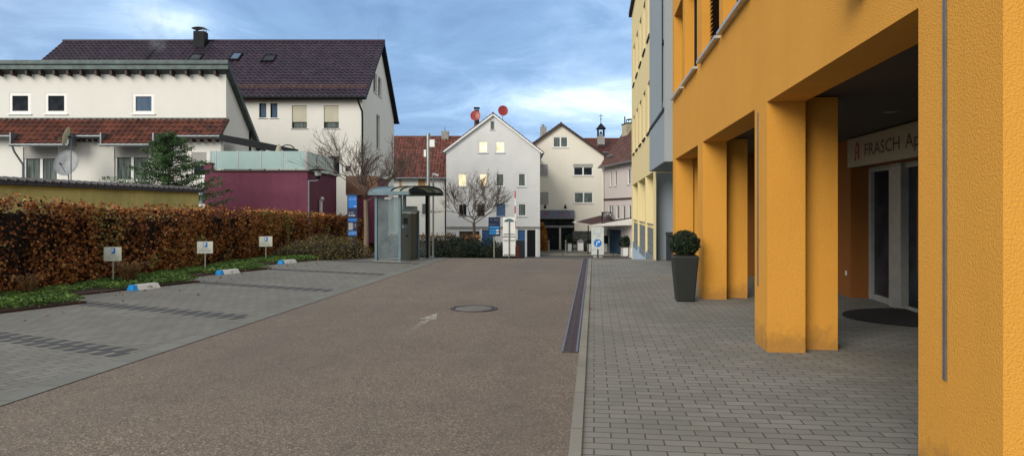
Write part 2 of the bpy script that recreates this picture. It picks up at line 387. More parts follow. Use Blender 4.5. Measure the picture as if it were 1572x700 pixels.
def gslab(m, O, U, V, Wd, Ls, th):
    O, U, V = Vector(O), Vector(U).normalized(), Vector(V).normalized(); N = U.cross(V).normalized()
    if N.z < 0: N = -N
    a = [O, O+U*Wd, O+U*Wd+V*Ls, O+V*Ls]; m.hexa([p-N*th for p in a]+a)
def gable_side(par, W, y0, y1, ze, zr, mat, ovx=.3, ovy=.4, th=.16, tw=.3, tl=.36, verge='dark', eaves=True, x0=0, backtiles=False):
    """ridge along x; front slope from y0, back slope from y1"""
    ym = (y0+y1)/2; sl = (zr-ze)/(ym-y0); 
    for sgn, ys in ((1,y0),(-1,y1)):
        O = (x0-ovx, ys-sgn*ovy, ze-sl*ovy); V = Vector((0, sgn, sl)); Ls = (Vector((0, ym, zr))-Vector((0,O[1],O[2]))).length
        m = MB(); gslab(m, O, (1,0,0), V, W+2*ovx, Ls, th)
        rf = m.build('roof', M['wood'] if verge=='wood' else M[verge], par)
        t_ = MB(); tiles(t_, O, (1,0,0), V, W+2*ovx, Ls, tw, tl); t_.build('roof_tiles', mat, rf)
        if eaves:
            y_ = O[1]-sgn*.07; pts = [(x0-ovx-.02,y_,O[2]-.03),(x0+W+ovx+.02,y_,O[2]-.03)]
            MB().tube(pts, .07, 8).build('gutter', M['zinc'] if verge!='dark' else M['dark'], rf)
    rd = MB().tube([(x0-ovx-.02,ym,zr+.03),(x0+W+ovx+.02,ym,zr+.03)], .11, 8).build('ridge_cap', mat, par)
def gable_front(par, x0, x1, xm, D, ze0, ze1, zr, mat, ov=.35, ovf=.25, th=.14, verge='whitep', tw=.3, tl=.36):
    """ridge along y (away)"""
    for sgn, xe, ze in ((1,x0,ze0),(-1,x1,ze1)):
        sl = (zr-ze)/abs(xm-xe); O = (xe-sgn*ov, -ovf, ze-sl*ov); V = Vector((sgn, 0, sl)); Ls = (Vector((xm,0,zr))-Vector((O[0],0,O[2]))).length
        m = MB(); gslab(m, O, (0,1,0), V, D+2*ovf, Ls, th); rf = m.build('roof', M[verge], par)
        t_ = MB(); tiles(t_, O, (0,1,0), V, D+2*ovf, Ls, tw, tl); t_.build('roof_tiles', mat, rf)
        MB().tube([(O[0]-sgn*.06,-ovf,O[2]-.05),(O[0]-sgn*.06,D+ovf,O[2]-.05)], .065, 8).build('gutter', M['zinc'], rf)
    MB().tube([(xm,-ovf,zr+.03),(xm,D+ovf,zr+.03)], .1, 8).build('ridge_cap', mat, par)
def leafmesh(name, C, size, mat, parent=None, rnd=None, flat=None, aspect=.6, jit=.35):
    C = np.asarray(C, float); n = len(C)
    a = RNG.normal(size=(n,3)); 
    if flat is not None: a = a*flat
    a /= np.linalg.norm(a,axis=1)[:,None]
    b_ = RNG.normal(size=(n,3)); b_ -= a*(a*b_).sum(1)[:,None]; b_ /= np.linalg.norm(b_,axis=1)[:,None]
    s_ = size*(1+jit*RNG.normal(size=n)).clip(.4,1.9); s_ = s_[:,None]
    c = np.cross(a,b_)
    V = np.stack([C-a*s_*.5, C+b_*s_*aspect*.5+c*s_*.1, C+a*s_*.5, C-b_*s_*aspect*.5+c*s_*.1], 1).reshape(-1,3)
    me = bpy.data.meshes.new(name); me.vertices.add(4*n); me.vertices.foreach_set('co', V.ravel())
    me.loops.add(4*n); me.loops.foreach_set('vertex_index', np.arange(4*n, dtype=np.int32))
    me.polygons.add(n); me.polygons.foreach_set('loop_start', np.arange(0,4*n,4, dtype=np.int32)); me.polygons.foreach_set('loop_total', np.full(n,4,dtype=np.int32))
    me.materials.append(mat)
    at = me.attributes.new('rnd','FLOAT','FACE'); at.data.foreach_set('value', (RNG.random(n) if rnd is None else np.clip(rnd,0,1)).astype(np.float32))
    me.update(calc_edges=True); o = bpy.data.objects.new(name, me); COL.objects.link(o)
    if parent: o.parent = parent
    return o
def lump(P_, seed=0, f=1.0):        # cheap smooth 3-D noise in -1..1
    r_ = np.random.default_rng(seed); s_ = np.zeros(len(P_))
    for k in range(6):
        w = r_.normal(size=3)*f*(1+.6*k); s_ += np.sin(P_@w+r_.random()*6.28)/(1+.5*k)
    return s_/2.2
def sheet(name, X0, X1, Y0, Y1, off, mat, kind='structure'):
    m = MB(); ys = [Y0]+[y for y in np.arange(22.0, 48.5, .5) if Y0 < y < Y1]+[Y1]
    for i in range(len(ys)-1):
        a, b_ = ys[i], ys[i+1]; m.poly([(X0,a,zg(a)+off),(X1,a,zg(a)+off),(X1,b_,zg(b_)+off),(X0,b_,zg(b_)+off)])
    return tag(m.build(name, mat), kind=kind)
def strip(name, X0, X1, Y0, Y1, z0, z1, mat):   # raised strip following the ground
    m = MB(); ys = [Y0]+[y for y in np.arange(22.0, 48.5, .5) if Y0 < y < Y1]+[Y1]
    for i in range(len(ys)-1):
        a, b_ = ys[i], ys[i+1]
        m.poly([(X0,a,zg(a)+z1),(X1,a,zg(a)+z1),(X1,b_,zg(b_)+z1),(X0,b_,zg(b_)+z1)])
        m.poly([(X0,a,zg(a)+z0),(X0,a,zg(a)+z1),(X0,b_,zg(b_)+z1),(X0,b_,zg(b_)+z0)])
        m.poly([(X1,a,zg(a)+z0),(X1,b_,zg(b_)+z0),(X1,b_,zg(b_)+z1),(X1,a,zg(a)+z1)])
    return tag(m.build(name, mat), kind='structure')
def textobj(txt, mat, parent, O, U, V, width=None, height=.1, name='lettering', ext=.003, bold=0):
    cu = bpy.data.curves.new('t','FONT'); cu.body = txt; cu.size = 1; cu.extrude = 0; cu.offset = bold; cu.resolution_u = 3
    ob = bpy.data.objects.new('t', cu); COL.objects.link(ob); dg = bpy.context.evaluated_depsgraph_get()
    me = bpy.data.meshes.new_from_object(ob.evaluated_get(dg)); bpy.data.objects.remove(ob); bpy.data.curves.remove(cu)
    co = np.array([v.co[:] for v in me.vertices]); mn, mx = co.min(0), co.max(0)
    capz = .69; sy = height/capz; sx = (width/(mx[0]-mn[0])) if width else sy
    O, U, V = Vector(O), Vector(U).normalized(), Vector(V).normalized(); N = U.cross(V)
    for v in me.vertices:
        p = O+U*(v.co.x-mn[0])*sx+V*v.co.y*sy+N*ext; v.co = p
    me.materials.clear(); me.materials.append(mat)
    o = bpy.data.objects.new(name, me); COL.objects.link(o); o.parent = parent; return o
# ================================================================== camera, light, sky
cam = bpy.data.cameras.new('camera'); co = bpy.data.objects.new('camera', cam); COL.objects.link(co); S.camera = co
cam.lens = 25; cam.sensor_width = 36; cam.shift_y = -28/1572; cam.clip_end = 5000; cam.clip_start = .05
co.location = (0,0,HC); co.rotation_euler = (math.pi/2, 0, YAW)
sunv = Vector((-.42,-.80,.45)).normalized()
sl = bpy.data.lights.new('sun','SUN'); sl.energy = 1.75; sl.angle = math.radians(34); sl.color = (1,.93,.82)
so = bpy.data.objects.new('sun', sl); COL.objects.link(so); so.rotation_euler = sunv.to_track_quat('Z','Y').to_euler()
w = bpy.data.worlds.new('World'); S.world = w; w.use_nodes = True; nt = w.node_tree
bg = nt.nodes['Background']; sky = nt.nodes.new('ShaderNodeTexSky'); sky.sky_type = 'NISHITA'; sky.sun_disc = False
sky.sun_elevation = math.asin(sunv.z); sky.sun_rotation = math.atan2(sunv.x, sunv.y); sky.air_density = 1.0; sky.dust_density = .6; sky.ozone_density = 2.2
tc = nt.nodes.new('ShaderNodeTexCoord'); sep = nt.nodes.new('ShaderNodeSeparateXYZ'); L(nt, tc.outputs['Generated'], sep.inputs[0])
def mth(op, a, b_=None, c_=None):
    n = nt.nodes.new('ShaderNodeMath'); n.operation = op
    for i, v_ in enumerate((a, b_, c_)):
        if v_ is None: continue
        if isinstance(v_, (int, float)): n.inputs[i].default_value = v_
        else: L(nt, v_, n.inputs[i])
    return n.outputs[0]
zz = mth('ADD', mth('MAXIMUM', sep.outputs[2], 0.0), .16)
cx = nt.nodes.new('ShaderNodeCombineXYZ'); L(nt, mth('DIVIDE', sep.outputs[0], zz), cx.inputs[0]); L(nt, mth('DIVIDE', sep.outputs[1], zz), cx.inputs[1])
def cn(scale, detail, rough, loc, sc=(1,1,1), rz=0, dist=0):
    mp = nt.nodes.new('ShaderNodeMapping'); mp.inputs['Location'].default_value = loc; mp.inputs['Scale'].default_value = sc; mp.inputs['Rotation'].default_value = (0,0,rz)
    L(nt, cx.outputs[0], mp.inputs[0]); n = node(nt, 'ShaderNodeTexNoise', Scale=scale, Detail=detail, Roughness=rough, Distortion=dist); L(nt, mp.outputs[0], n.inputs['Vector']); return n.outputs[0]
big_n = cn(.55, 7, .55, (3.1,1.2,0), (1,.8,1), .3, .3); fine_n = cn(2.6, 9, .62, (7,2,0), (1,1,1), .5, .5)
dens = mth('ADD', mth('MULTIPLY', big_n, .6), mth('MULTIPLY', fine_n, .4))
def spot(px, py, ca, cb, wx=1.0, wy=1.0):          # a brighter opening of the cloud deck towards one compass direction
    f = Vector((-SY, CY, 0)); r_ = Vector((CY, SY, 0)); v_ = (f+r_*((px-786)/K)+Vector((0,0,1))*((HOR-py)/K)).normalized()
    up = Vector((0,0,1)); rr = v_.cross(up).normalized(); uu = rr.cross(v_)
    def dotn(vec):
        n = nt.nodes.new('ShaderNodeVectorMath'); n.operation = 'DOT_PRODUCT'; L(nt, tc.outputs['Generated'], n.inputs[0]); n.inputs[1].default_value = vec; return n.outputs['Value']
    a = mth('MULTIPLY', dotn(rr), 1/ca); b_ = mth('MULTIPLY', dotn(uu), 1/cb)
    d2 = mth('ADD', mth('MULTIPLY', a, a), mth('MULTIPLY', b_, b_)); front = mth('GREATER_THAN', dotn(v_), 0)
    return mth('MULTIPLY', mth('POWER', 2.718, mth('MULTIPLY', d2, -1)), front)
sp1 = spot(880, 150, .16, .034); sp2 = spot(262, 28, .085, .032); sp3 = spot(745, 60, .22, .05)
lowdark = mth('ADD', spot(690, 215, .12, .035), mth('MULTIPLY', spot(640,120,.12,.05), .35))
d1 = mth('ADD', dens, mth('MULTIPLY', mth('ADD', sp1, sp2), .18)); d1 = mth('ADD', d1, mth('MULTIPLY', sp3, .035)); d1 = mth('SUBTRACT', d1, mth('MULTIPLY', lowdark, .06))
cl = ramp(nt, d1, [(.36,(.17,.29,.50)),(.46,(.23,.38,.62)),(.54,(.34,.51,.76)),(.61,(.50,.68,.88)),(.68,(.78,.92,.98)),(.80,(1.02,1.10,1.02))])
sc_ = nt.nodes.new('ShaderNodeVectorMath'); sc_.operation = 'SCALE'; L(nt, cl, sc_.inputs[0]); sc_.inputs['Scale'].default_value = 7.4
fwd = nt.nodes.new('ShaderNodeVectorMath'); fwd.operation = 'DOT_PRODUCT'; L(nt, tc.outputs['Generated'], fwd.inputs[0]); fwd.inputs[1].default_value = (-SY*.98, CY*.98, -.2)
fill_fac = mth('SUBTRACT', 1.0, ramp(nt, fwd.outputs['Value'], [(.25,0.0),(.80,1.0)]))      # unseen sky overhead and behind made paler, added as neutral fill light
pale = nt.nodes.new('ShaderNodeVectorMath'); pale.operation = 'SCALE'; L(nt, ramp(nt, dens, [(.35,(.60,.62,.62)),(.65,(.96,.97,.95))]), pale.inputs[0]); pale.inputs['Scale'].default_value = 6.7
cm = mixc(nt, .90, sky.outputs[0], mixc(nt, fill_fac, sc_.outputs[0], pale.outputs[0]))
L(nt, cm, bg.inputs[0]); bg.inputs[1].default_value = .10
S.view_settings.view_transform = 'Standard'; S.view_settings.look = 'None'; S.view_settings.exposure = .78; S.view_settings.gamma = 1
S.render.engine = 'CYCLES'

# ================================================================== ground
m = MB(); gx = [-3000,-200,-14,200,3000] ; ys = [-3000,-100]+[22.0+.5*i for i in range(54)]+[200,3000]
for i in range(len(ys)-1):
    for j in range(len(gx)-1):
        a, b_ = ys[i], ys[i+1]; m.poly([(gx[j],a,zg(a)-.012),(gx[j+1],a,zg(a)-.012),(gx[j+1],b_,zg(b_)-.012),(gx[j],b_,zg(b_)-.012)])
tag(m.build('ground', M['street']), kind='structure')
EX = -4.65
sheet('road', EX, -.16, -8, 52, 0, M['road'])
sheet('pavement', -.08, 12, -8, 52, .004, M['pavR'])
sheet('parking_paving', -12.2, EX-.25, -8, 26.5, .004, M['pavL'])
sheet('paving_edge', EX-.25, EX, -8, 26.5, .006, M['edge'])
strip('kerb', -.16, -.08, -8, 52, -.05, .022, M['kerb'])
U_ = Vector((-.944,.3305,0)); V_ = Vector((.3305,.944,0))
# bay markings of anthracite blocks
m = MB(); 
for y0 in (3.7, 7.1, 9.66, 13.06, 16.46, 19.86):
    p0 = Vector((-4.98, y0, 0)); n = int(3.75/.12)
    for k in range(n):
        off = .12 if k % 2 else -.06
        c = p0+U_*(.06+.12*k)+V_*off; a = U_*.055; b_ = V_*.115
        m.poly([c-a-b_+Vector((0,0,.008)), c+a-b_+Vector((0,0,.008)), c+a+b_+Vector((0,0,.008)), c-a+b_+Vector((0,0,.008))])
tag(m.build('bay_markings', M['bayblock']), kind='structure')
# saw-toothed planting bed
tips = [Vector((-8.35, y, 0)) for y in (5.1, 8.5, 10.9, 14.3, 17.7, 21.1)]
poly = [Vector((-12.3, 3, 0)), Vector((-8.8, 3.6, 0))]; corners = []
for i, t in enumerate(tips):
    poly.append(t)
    if i+1 < len(tips):
        dy = tips[i+1].y-t.y; W_ = .944*dy; cpt = tips[i+1]-V_*W_; poly.append(cpt); corners.append(cpt)
poly += [Vector((-7.6,22.0,0)), Vector((-6.55,22.35,0)), Vector((-6.2, 24, 0)), Vector((-12.3, 24, 0))]
m = MB(); z = .035
m.poly([(p.x,p.y,z) for p in poly])
for i in range(len(poly)):
    a, b_ = poly[i], poly[(i+1)%len(poly)]; m.poly([(a.x,a.y,-.02),(b_.x,b_.y,-.02),(b_.x,b_.y,z),(a.x,a.y,z)])
tag(m.build('planting_bed', M['mulch']), kind='structure')
m = MB(); ys = [24.0+.5*i for i in range(28)]
for i in range(len(ys)-1):
    a, b_ = ys[i], ys[i+1]; m.poly([(-13,a,zg(a)+.03),(-2.6,a,zg(a)+.03),(-2.6,b_,zg(b_)+.03),(-13,b_,zg(b_)+.03)])
tag(m.build('planting_bed', M['soil']), kind='structure')
# street across the foot of the slope
def cquad(m, px0, px1, d0, d1, z):
    a = P(px0,d0); b_ = P(px1,d0); c = P(px1,d1); d = P(px0,d1); m.poly([(a[0],a[1],z),(b_[0],b_[1],z),(c[0],c[1],z),(d[0],d[1],z)])
SZ = -2.42
m = MB(); cquad(m, 560, 1010, 62.3, 70, SZ+.12); 
a = P(560,62.3); b_ = P(1010,62.3); m.poly([(a[0],a[1],SZ-.02),(b_[0],b_[1],SZ-.02),(b_[0],b_[1],SZ+.12),(a[0],a[1],SZ+.12)])
tag(m.build('pavement', M['pavR']), kind='structure')
m = MB(); cquad(m, 560, 1010, 61.9, 62.29, SZ+.13); a = P(560,61.9); b_ = P(1010,61.9); m.poly([(a[0],a[1],SZ-.02),(b_[0],b_[1],SZ-.02),(b_[0],b_[1],SZ+.13),(a[0],a[1],SZ+.13)])
tag(m.build('kerb', M['kerb']), kind='structure')

# drainage channel: cast-iron grate sections
ch = thing('drainage_channel', 'long rusty iron drainage grating set in the road beside the pale kerb', 'drain', (-.265, 7.75, 0))
y = 0; k = 0
while y < 14.6:
    s_ = .497; m = MB(); zt = .012
    m.box(-.088,-.066,y,y+s_,-.05,zt); m.box(.066,.088,y,y+s_,-.05,zt)
    e = m.build('grating', M['ironedge'], ch)
    m = MB(); m.box(-.064,.064,y,y+s_,-.05,-.004)
    for q in range(10): m.box(-.064,.064,y+.01+q*.049,y+.036+q*.049,-.004,.008)
    m.box(-.01,.01,y,y+s_,-.004,.0095); m.build('slots', M['iron'], e)
    m = MB()
    y += .5; k += 1
MB().box(-.09,.09,-.012,-.001,-.05,.011).build('end_cap', M['iron'], ch)
# manhole
mh = thing('manhole_cover', 'round grey manhole cover flush with the brown asphalt', 'manhole cover', (-1.87, 11.0, 0))
MB().lathe([(.0,.010),(.285,.010),(.29,.008),(.295,.002)], n=48).build('lid', M['mhlid'], mh)
MB().lathe([(.295,.001),(.298,.001),(.315,.001)], n=48).build('gap', M['black'], mh)
MB().lathe([(.315,.002),(.317,.011),(.37,.011),(.372,.002)], n=48).build('frame', M['iron'], mh)
# arrow
m = MB(); m.poly([(-.05,0,.005),(.05,0,.005),(.05,1.35,.005),(-.05,1.35,.005)]); m.poly([(-.13,1.35,.005),(.13,1.35,.005),(0,2.0,.005)])
o = m.build('road_arrow', M['paint']); o.location = (-2.33, 8.46, 0.002); tag(o, kind='structure')

# ================================================================== ochre building with arcade
OB = thing('arcade_building', 'ochre yellow plastered building with a deep pillared arcade on the right', 'building', (1.87, 3.51, 0))
def Y(y): return y-3.51
fr = ((0,0),(0,1),(1,0)); Wd = 17.3-3.51
holes = [(Y(4.37),Y(8.0),0,2.72,.4),(Y(8.6),Y(12.6),0,2.72,.4),(Y(13.2),Y(16.75),0,2.72,.4)]
wins = [(15.4,17.0),(13.3,15.05),(10.98,12.72),(8.85,10.65),(6.6,8.4),(4.4,6.2)]
wh = []
for a, b_ in wins:
    for z0, z1 in ((4.16,6.08),(7.46,9.35)): wh.append((Y(a),Y(b_),z0,z1,.27))
m = MB(); wall(m, fr, Wd, 0, 11.3, holes+wh)
wall(m, ((0,0),(1,0),(0,1)), .4, 0, 2.72); wall(m, ((0,0),(1,0),(0,1)), 12, 2.72, 11.3)
m.box(.4,.8,Y(8.2),Y(8.6),0,2.79); m.box(.4,.8,Y(12.85),Y(13.2),0,2.79); m.box(.4,.8,Y(16.8),Y(17.2),0,2.79)
for a, b_ in ((3.51,4.37),(8.0,8.198),(8.6,8.6),(12.6,12.848),(16.75,16.798)):
    m.poly([(.4,Y(a),0),(.4,Y(b_),0),(.4,Y(b_),2.72),(.4,Y(a),2.72)])
m.poly([(.4,0,2.72),(.4,Wd,2.72),(.4,Wd,2.8),(.4,0,2.8)])
m.poly([(0,Wd,0),(.4,Wd,0),(.4,Wd,11.3),(0,Wd,11.3)])
m.build('wall', M['ochre'], OB)
m = MB(); m.box(.4,6,.03,Y(3.8),0,2.79); m.box(.81,6,Y(17.0),Y(17.28),0,2.79)
fb = ((2.61, Y(13.1)),(0,1),(1,0)); wall(m, fb, 3.9, 0, 2.79, [(1.0,3.4,.75,2.3,.2)])
m.poly([(2.61,Y(13.1),0),(2.96,Y(13.1),0),(2.96,Y(13.1),2.79),(2.61,Y(13.1),2.79)])
m.box(2.66,2.9,Y(8.5),Y(13.09),2.30,2.79); m.box(2.61,3.1,Y(3.81),Y(8.5),0,2.79)
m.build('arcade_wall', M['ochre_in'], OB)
window(OB, fb, (1.0,3.4,.75,2.3), .15, .07, 2)
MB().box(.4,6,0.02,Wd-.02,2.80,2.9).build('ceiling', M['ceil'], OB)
dl = MB().lathe([(.0,2.792),(.07,2.792),(.085,2.796),(.085,2.80)], (1.9, Y(9.6), 0), 20).build('ceiling_light', M['steel'], OB)
dl = MB().lathe([(.0,2.792),(.07,2.792),(.085,2.796),(.085,2.80)], (1.9, Y(6.2), 0), 20).build('ceiling_light', M['steel'], OB)
m = MB().box(-.05,12,-.05,Wd,11.3,11.42).build('roof', M['dark'], OB)
# expansion joints
MB().box(-.012,-.002,Y(4.03),Y(4.058),.64,11.2).build('joint_strip', M['joint'], OB)
MB().box(-.010,-.002,Y(8.40),Y(8.43),.68,2.66).build('joint_strip', M['joint'], OB)
for i, (a, b_) in enumerate(wins):
    for z0, z1 in ((4.16,6.08),(7.46,9.35)):
        h = (Y(a)+.002,Y(b_)-.002,z0+.002,z1-.002)
        w_ = window(OB, fr, h, .24, .06, 2 if i != 2 else 1, 'glass', 'dark', sill=None)
        MB().box(-.085,.16,h[0]-.08,h[1]+.08,z0-.05,z0-.008).build('sill', M['sillal'], w_)
        s_ = MB()
        if i == 2 or i == 4:
            for k in range(int((z1-z0)/.075)): s_.hexa([(.13,h[0]+.02,z0+.02+k*.075),(.19,h[0]+.02,z0+.045+k*.075),(.19,h[1]-.02,z0+.045+k*.075),(.13,h[1]-.02,z0+.02+k*.075),(.13,h[0]+.02,z0+.024+k*.075),(.19,h[0]+.02,z0+.049+k*.075),(.19,h[1]-.02,z0+.049+k*.075),(.13,h[1]-.02,z0+.024+k*.075)])
            s_.build('venetian_blind', M['wood'], w_)
# entrance
DX = 2.96
en = MB(); 
for y0, y1 in ((12.97,13.08),(11.62,12.06),(9.92,10.02),(8.52,8.62)): en.box(DX-.06 if y0!=11.62 else DX-.12,DX+.06,Y(y0),Y(y1),0,2.29)
en.box(DX-.05,DX+.05,Y(12.06),Y(12.97),.0,.10); en.box(DX-.05,DX+.05,Y(12.06),Y(12.97),2.2,2.29)
en.box(DX-.05,DX+.05,Y(10.02),Y(11.62),.0,.07); en.box(DX-.05,DX+.05,Y(10.02),Y(11.62),2.2,2.29); en.box(DX-.05,DX+.05,Y(8.62),Y(9.92),.0,.10); en.box(DX-.05,DX+.05,Y(8.62),Y(9.92),2.2,2.29)
e_ = en.build('entrance_frame', M['framegrey'], OB, bevel=.005)
for y0, y1 in ((12.06,12.97),(10.02,11.62),(8.62,9.92)): MB().box(DX,DX+.012,Y(y0),Y(y1),.05,2.25).build('door_glass', M['glass'], e_)
MB().box(2.605,2.61,Y(13.28),Y(13.36),.38,.46).build('socket', M['whitep'], OB)
# shop sign
sg = thing('shop_sign', 'cream pharmacy sign board above the entrance under the arcade', 'sign', (4.42, 13.08, 2.28))
MB().box(0,.055,-4.5,0,0,.49).build('board', M['signcream'], sg, bevel=.004)
MB().box(.03,.055,-4.5,0,.495,.56).build('top_rail', M['black'], sg)
textobj('FRASCH', M['text'], sg, (-.002,-.81,.15), (0,-1,0), (0,0,1), 1.34, .195, ext=.002)
textobj('Apotheke', M['text'], sg, (-.002,-2.34,.15), (0,-1,0), (0,0,1), 1.6, .195, ext=.002)
lg = MB()
def stroke(pts, wd):
    pts = [Vector(p) for p in pts]
    for i in range(len(pts)-1):
        d = (pts[i+1]-pts[i]).normalized(); n = Vector((-d.y,d.x))*wd/2; e = d*wd*.25
        q = [pts[i]-e-n, pts[i+1]+e-n, pts[i+1]+e+n, pts[i]-e+n]
        lg.poly([(-.002-.0006*i, -.36-p.x, .10+p.y) for p in q])
stroke([(0,.02),(.05,.06),(.04,.2),(.08,.28),(.13,.28)], .045); stroke([(.13,.28),(.17,.24),(.165,.10),(.20,.03)], .06); stroke([(.04,.13),(.16,.13)], .03); stroke([(.05,.06),(.03,.0)], .035)
lg.build('logo', M['redlogo'], sg)
tag(MB().build('x', M['mat']), None) if False else None
m = MB(); n = 40; pts = [(4.80, 10.7-.95*1.0)]
ring = [(4.80-1.2*math.sin(math.pi*k/n), 10.75-.95*math.cos(math.pi*k/n)) for k in range(n+1)]
m.poly([(x,y_,.022) for x,y_ in ring])
for k in range(n): a, b_ = ring[k], ring[k+1]; m.poly([(a[0],a[1],.006),(b_[0],b_[1],.006),(b_[0],b_[1],.022),(a[0],a[1],.022)])
tag(m.build('doormat', M['mat']), 'black half-round doormat lying before the pharmacy entrance', 'doormat')
wl = thing('wall_lamp', 'slim grey metal lamp box fixed above the wide arcade opening', 'lamp', (1.87, 5.2, 3.07))
MB().box(-.15,-.003,-.13,.13,.012,.40).build('housing', M['steel'], wl, bevel=.008); MB().box(-.14,-.01,-.12,.12,0,.012).build('lens', M['whitep'], wl)

# ================================================================== pale yellow building with grey bay
PB = thing('pale_yellow_building', 'pale yellow three-storey building with a blue-grey bay beyond the ochre one', 'building', (1.87, 17.3, 0))
def Y2(y): return y-17.3
gh = [(Y2(22.95),Y2(26.3),0,2.75,.5),(Y2(26.6),Y2(30.8),0,2.75,.5),(Y2(31.1),Y2(35.2),0,2.75,.5)]
pw = []
for f in (23.15,25.4,27.65,29.9,32.2,34.6):
    for z0, z1 in ((4.2,5.96),(7.46,9.3)): pw.append((Y2(f-1.15)+4.6*0,Y2(f),z0,z1,.26))
pw = [h for h in pw if h[0] > Y2(21.95)]
m = MB(); wall(m, ((0,Y2(21.9)),(0,1),(1,0)), 14.1, 0, 11.2, [tuple([h[0]-Y2(21.9),h[1]-Y2(21.9)]+list(h[2:])) for h in gh+pw if h[0] >= Y2(21.9)] , .26)
m.box(3.5,3.7,Y2(22.7),Y2(36),-2.4,2.75); m.box(0.003,8,Y2(35.7),Y2(36),-2.4,11.2); m.box(.5,3.5,Y2(22.9),Y2(35.7),2.76,2.9)
m.build('wall', M['pale'], PB)
m = MB(); m.box(.03,3.5,Y2(22.45),Y2(22.6),0,2.69); m.box(3.5,3.6,0,Y2(22.45),0,2.69); m.build('grey_wall', M['bay'], PB)
MB().box(.02,3.5,Y2(22.61),Y2(35.69),-2.6,-.01).build('plinth', M['bluewall'], PB)
m = MB(); wall(m, ((-.2,.0),(0,1),(1,0)), 4.6, 2.70, 12.0, [(.14,.5,4.15,11.2,.12)]); m.poly([(-.2,0,2.7),(1.5,0,2.7),(1.5,4.6,2.7),(-.2,4.6,2.7)])
m.poly([(-.2,0.0,2.7),(-.002,0,2.7),(-.002,0,12),(-.2,0,12)]); m.poly([(-.2,4.6,2.7),(.0,4.6,2.7),(.0,4.6,12),(-.2,4.6,12)]); m.poly([(-.2,0,12),(3,0,12),(3,4.6,12),(-.2,4.6,12)])
bay = m.build('bay', M['bay'], PB)
MB().box(-.1,-.09,.14,.5,4.15,11.2).build('slit_pane', M['glass'], bay)
m = MB()
for z in (5.6,7.3,9.0): m.box(-.215,-.09,.14,.5,z,z+.05)
m.box(-.22,-.202,.0,4.6,3.90,3.99); m.box(-.215,-.2,.47,.51,4.0,11.2); m.build('dark_trim', M['dark'], bay)
for h in pw:
    if h[0] < Y2(21.9): continue
    w_ = window(PB, ((0,0),(0,1),(1,0)), (h[0]+.002,h[1]-.002,h[2]+.002,h[3]-.002), .24, .05, 1, 'glass', 'dark', sill=None)
    MB().box(-.05,.16,h[0]-.06,h[1]+.06,h[2]-.07,h[2]-.008).build('sill', M['dark'], w_)
MB().box(-.14,8,Y2(21.92),Y2(36.2),11.2,11.42).build('roof_edge', M['dark'], PB)
def railing(y0, y1, lab):
    t = thing('railing', lab, 'railing', (1.93, y0, 0), 0, 'railings between the pale yellow pillars'); n = int((y1-y0)/.13)
    MB().box(-.02,.02,0,y1-y0,1.03,1.07).build('top_rail', M['zinc'], t); MB().box(-.012,.012,.0,y1-y0,.90,.92).build('middle_rail', M['zinc'], t); MB().box(-.015,.015,0,y1-y0,.05,.08).build('bottom_rail', M['zinc'], t)
    ref = None
    for k in range(1, n):
        if ref is None: ref = MB().box(-.008,.008,-.008,.008,.081,.899).build('baluster', M['zinc'], t); ref.location = (0,k*(y1-y0)/n,0)
        else: c = ref.copy(); COL.objects.link(c); c.parent = t; c.location = (0,k*(y1-y0)/n,0)
    b0 = MB().box(-.10,.015,-.03,.03,-.22,.05).build('bracket', M['zinc'], t); b0.location = (0,.4,0)
    for yy in (1.2, 2.0, 2.8): c = b0.copy(); COL.objects.link(c); c.parent = t; c.location = (0,yy,0)
railing(22.97,26.28,'nearest metal railing between pale yellow pillars next to the grey wall')
railing(26.62,30.78,'middle metal railing between two pale yellow pillars')
railing(31.12,35.18,'farthest metal railing at the end of the pale yellow building')
# litter bin by grey wall
lb = thing('litter_bin', 'dark blue-black bin standing against the grey wall', 'bin', (2.42, 22.1, .004))
MB().box(-.22,.22,-.16,.16,0,.74).build('body', M['binblack'], lb, bevel=.015); MB().box(-.235,.235,-.18,.18,.742,.86).build('lid', M['binblack'], lb, bevel=.02); MB().box(-.14,.12,-.166,-.161,.6,.68).build('label_plate', M['steel'], lb)

# ================================================================== planter
pt = thing('planter', 'tall tapered dark grey planter with a clipped round box bush by the arcade', 'planter', (1.53, 12.35, .004))
def frus(m, a, b_, z0, z1): m.hexa([(-a,-a,z0),(a,-a,z0),(a,a,z0),(-a,a,z0),(-b_,-b_,z1),(b_,-b_,z1),(b_,b_,z1),(-b_,b_,z1)])
m = MB(); frus(m, .148,.215,0,.77); m.build('pot', M['potgrey'], pt, bevel=.02)
m = MB(); frus(m, .195,.195,.771,.78); m.build('soil', M['soil'], pt)
nl = 5200; D_ = RNG.normal(size=(nl,3)); D_ /= np.linalg.norm(D_,axis=1)[:,None]; r_ = .25*(1-.25*RNG.random(nl)**2)+.022*lump(D_*4,3)+np.where(RNG.random(nl)<.04,.03*RNG.random(nl),0)
Cp = D_*r_[:,None]; Cp[:,2] = Cp[:,2]*.86+.97; rn = .45+.3*lump(Cp*8,5)+.25*RNG.normal(size=nl)
bs = leafmesh('bush', Cp, .030, M['box'], pt, rn, aspect=.6)
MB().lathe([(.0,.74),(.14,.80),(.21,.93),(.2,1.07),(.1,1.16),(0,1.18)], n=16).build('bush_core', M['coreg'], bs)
FR0 = ((0,0),(1,0),(0,1))
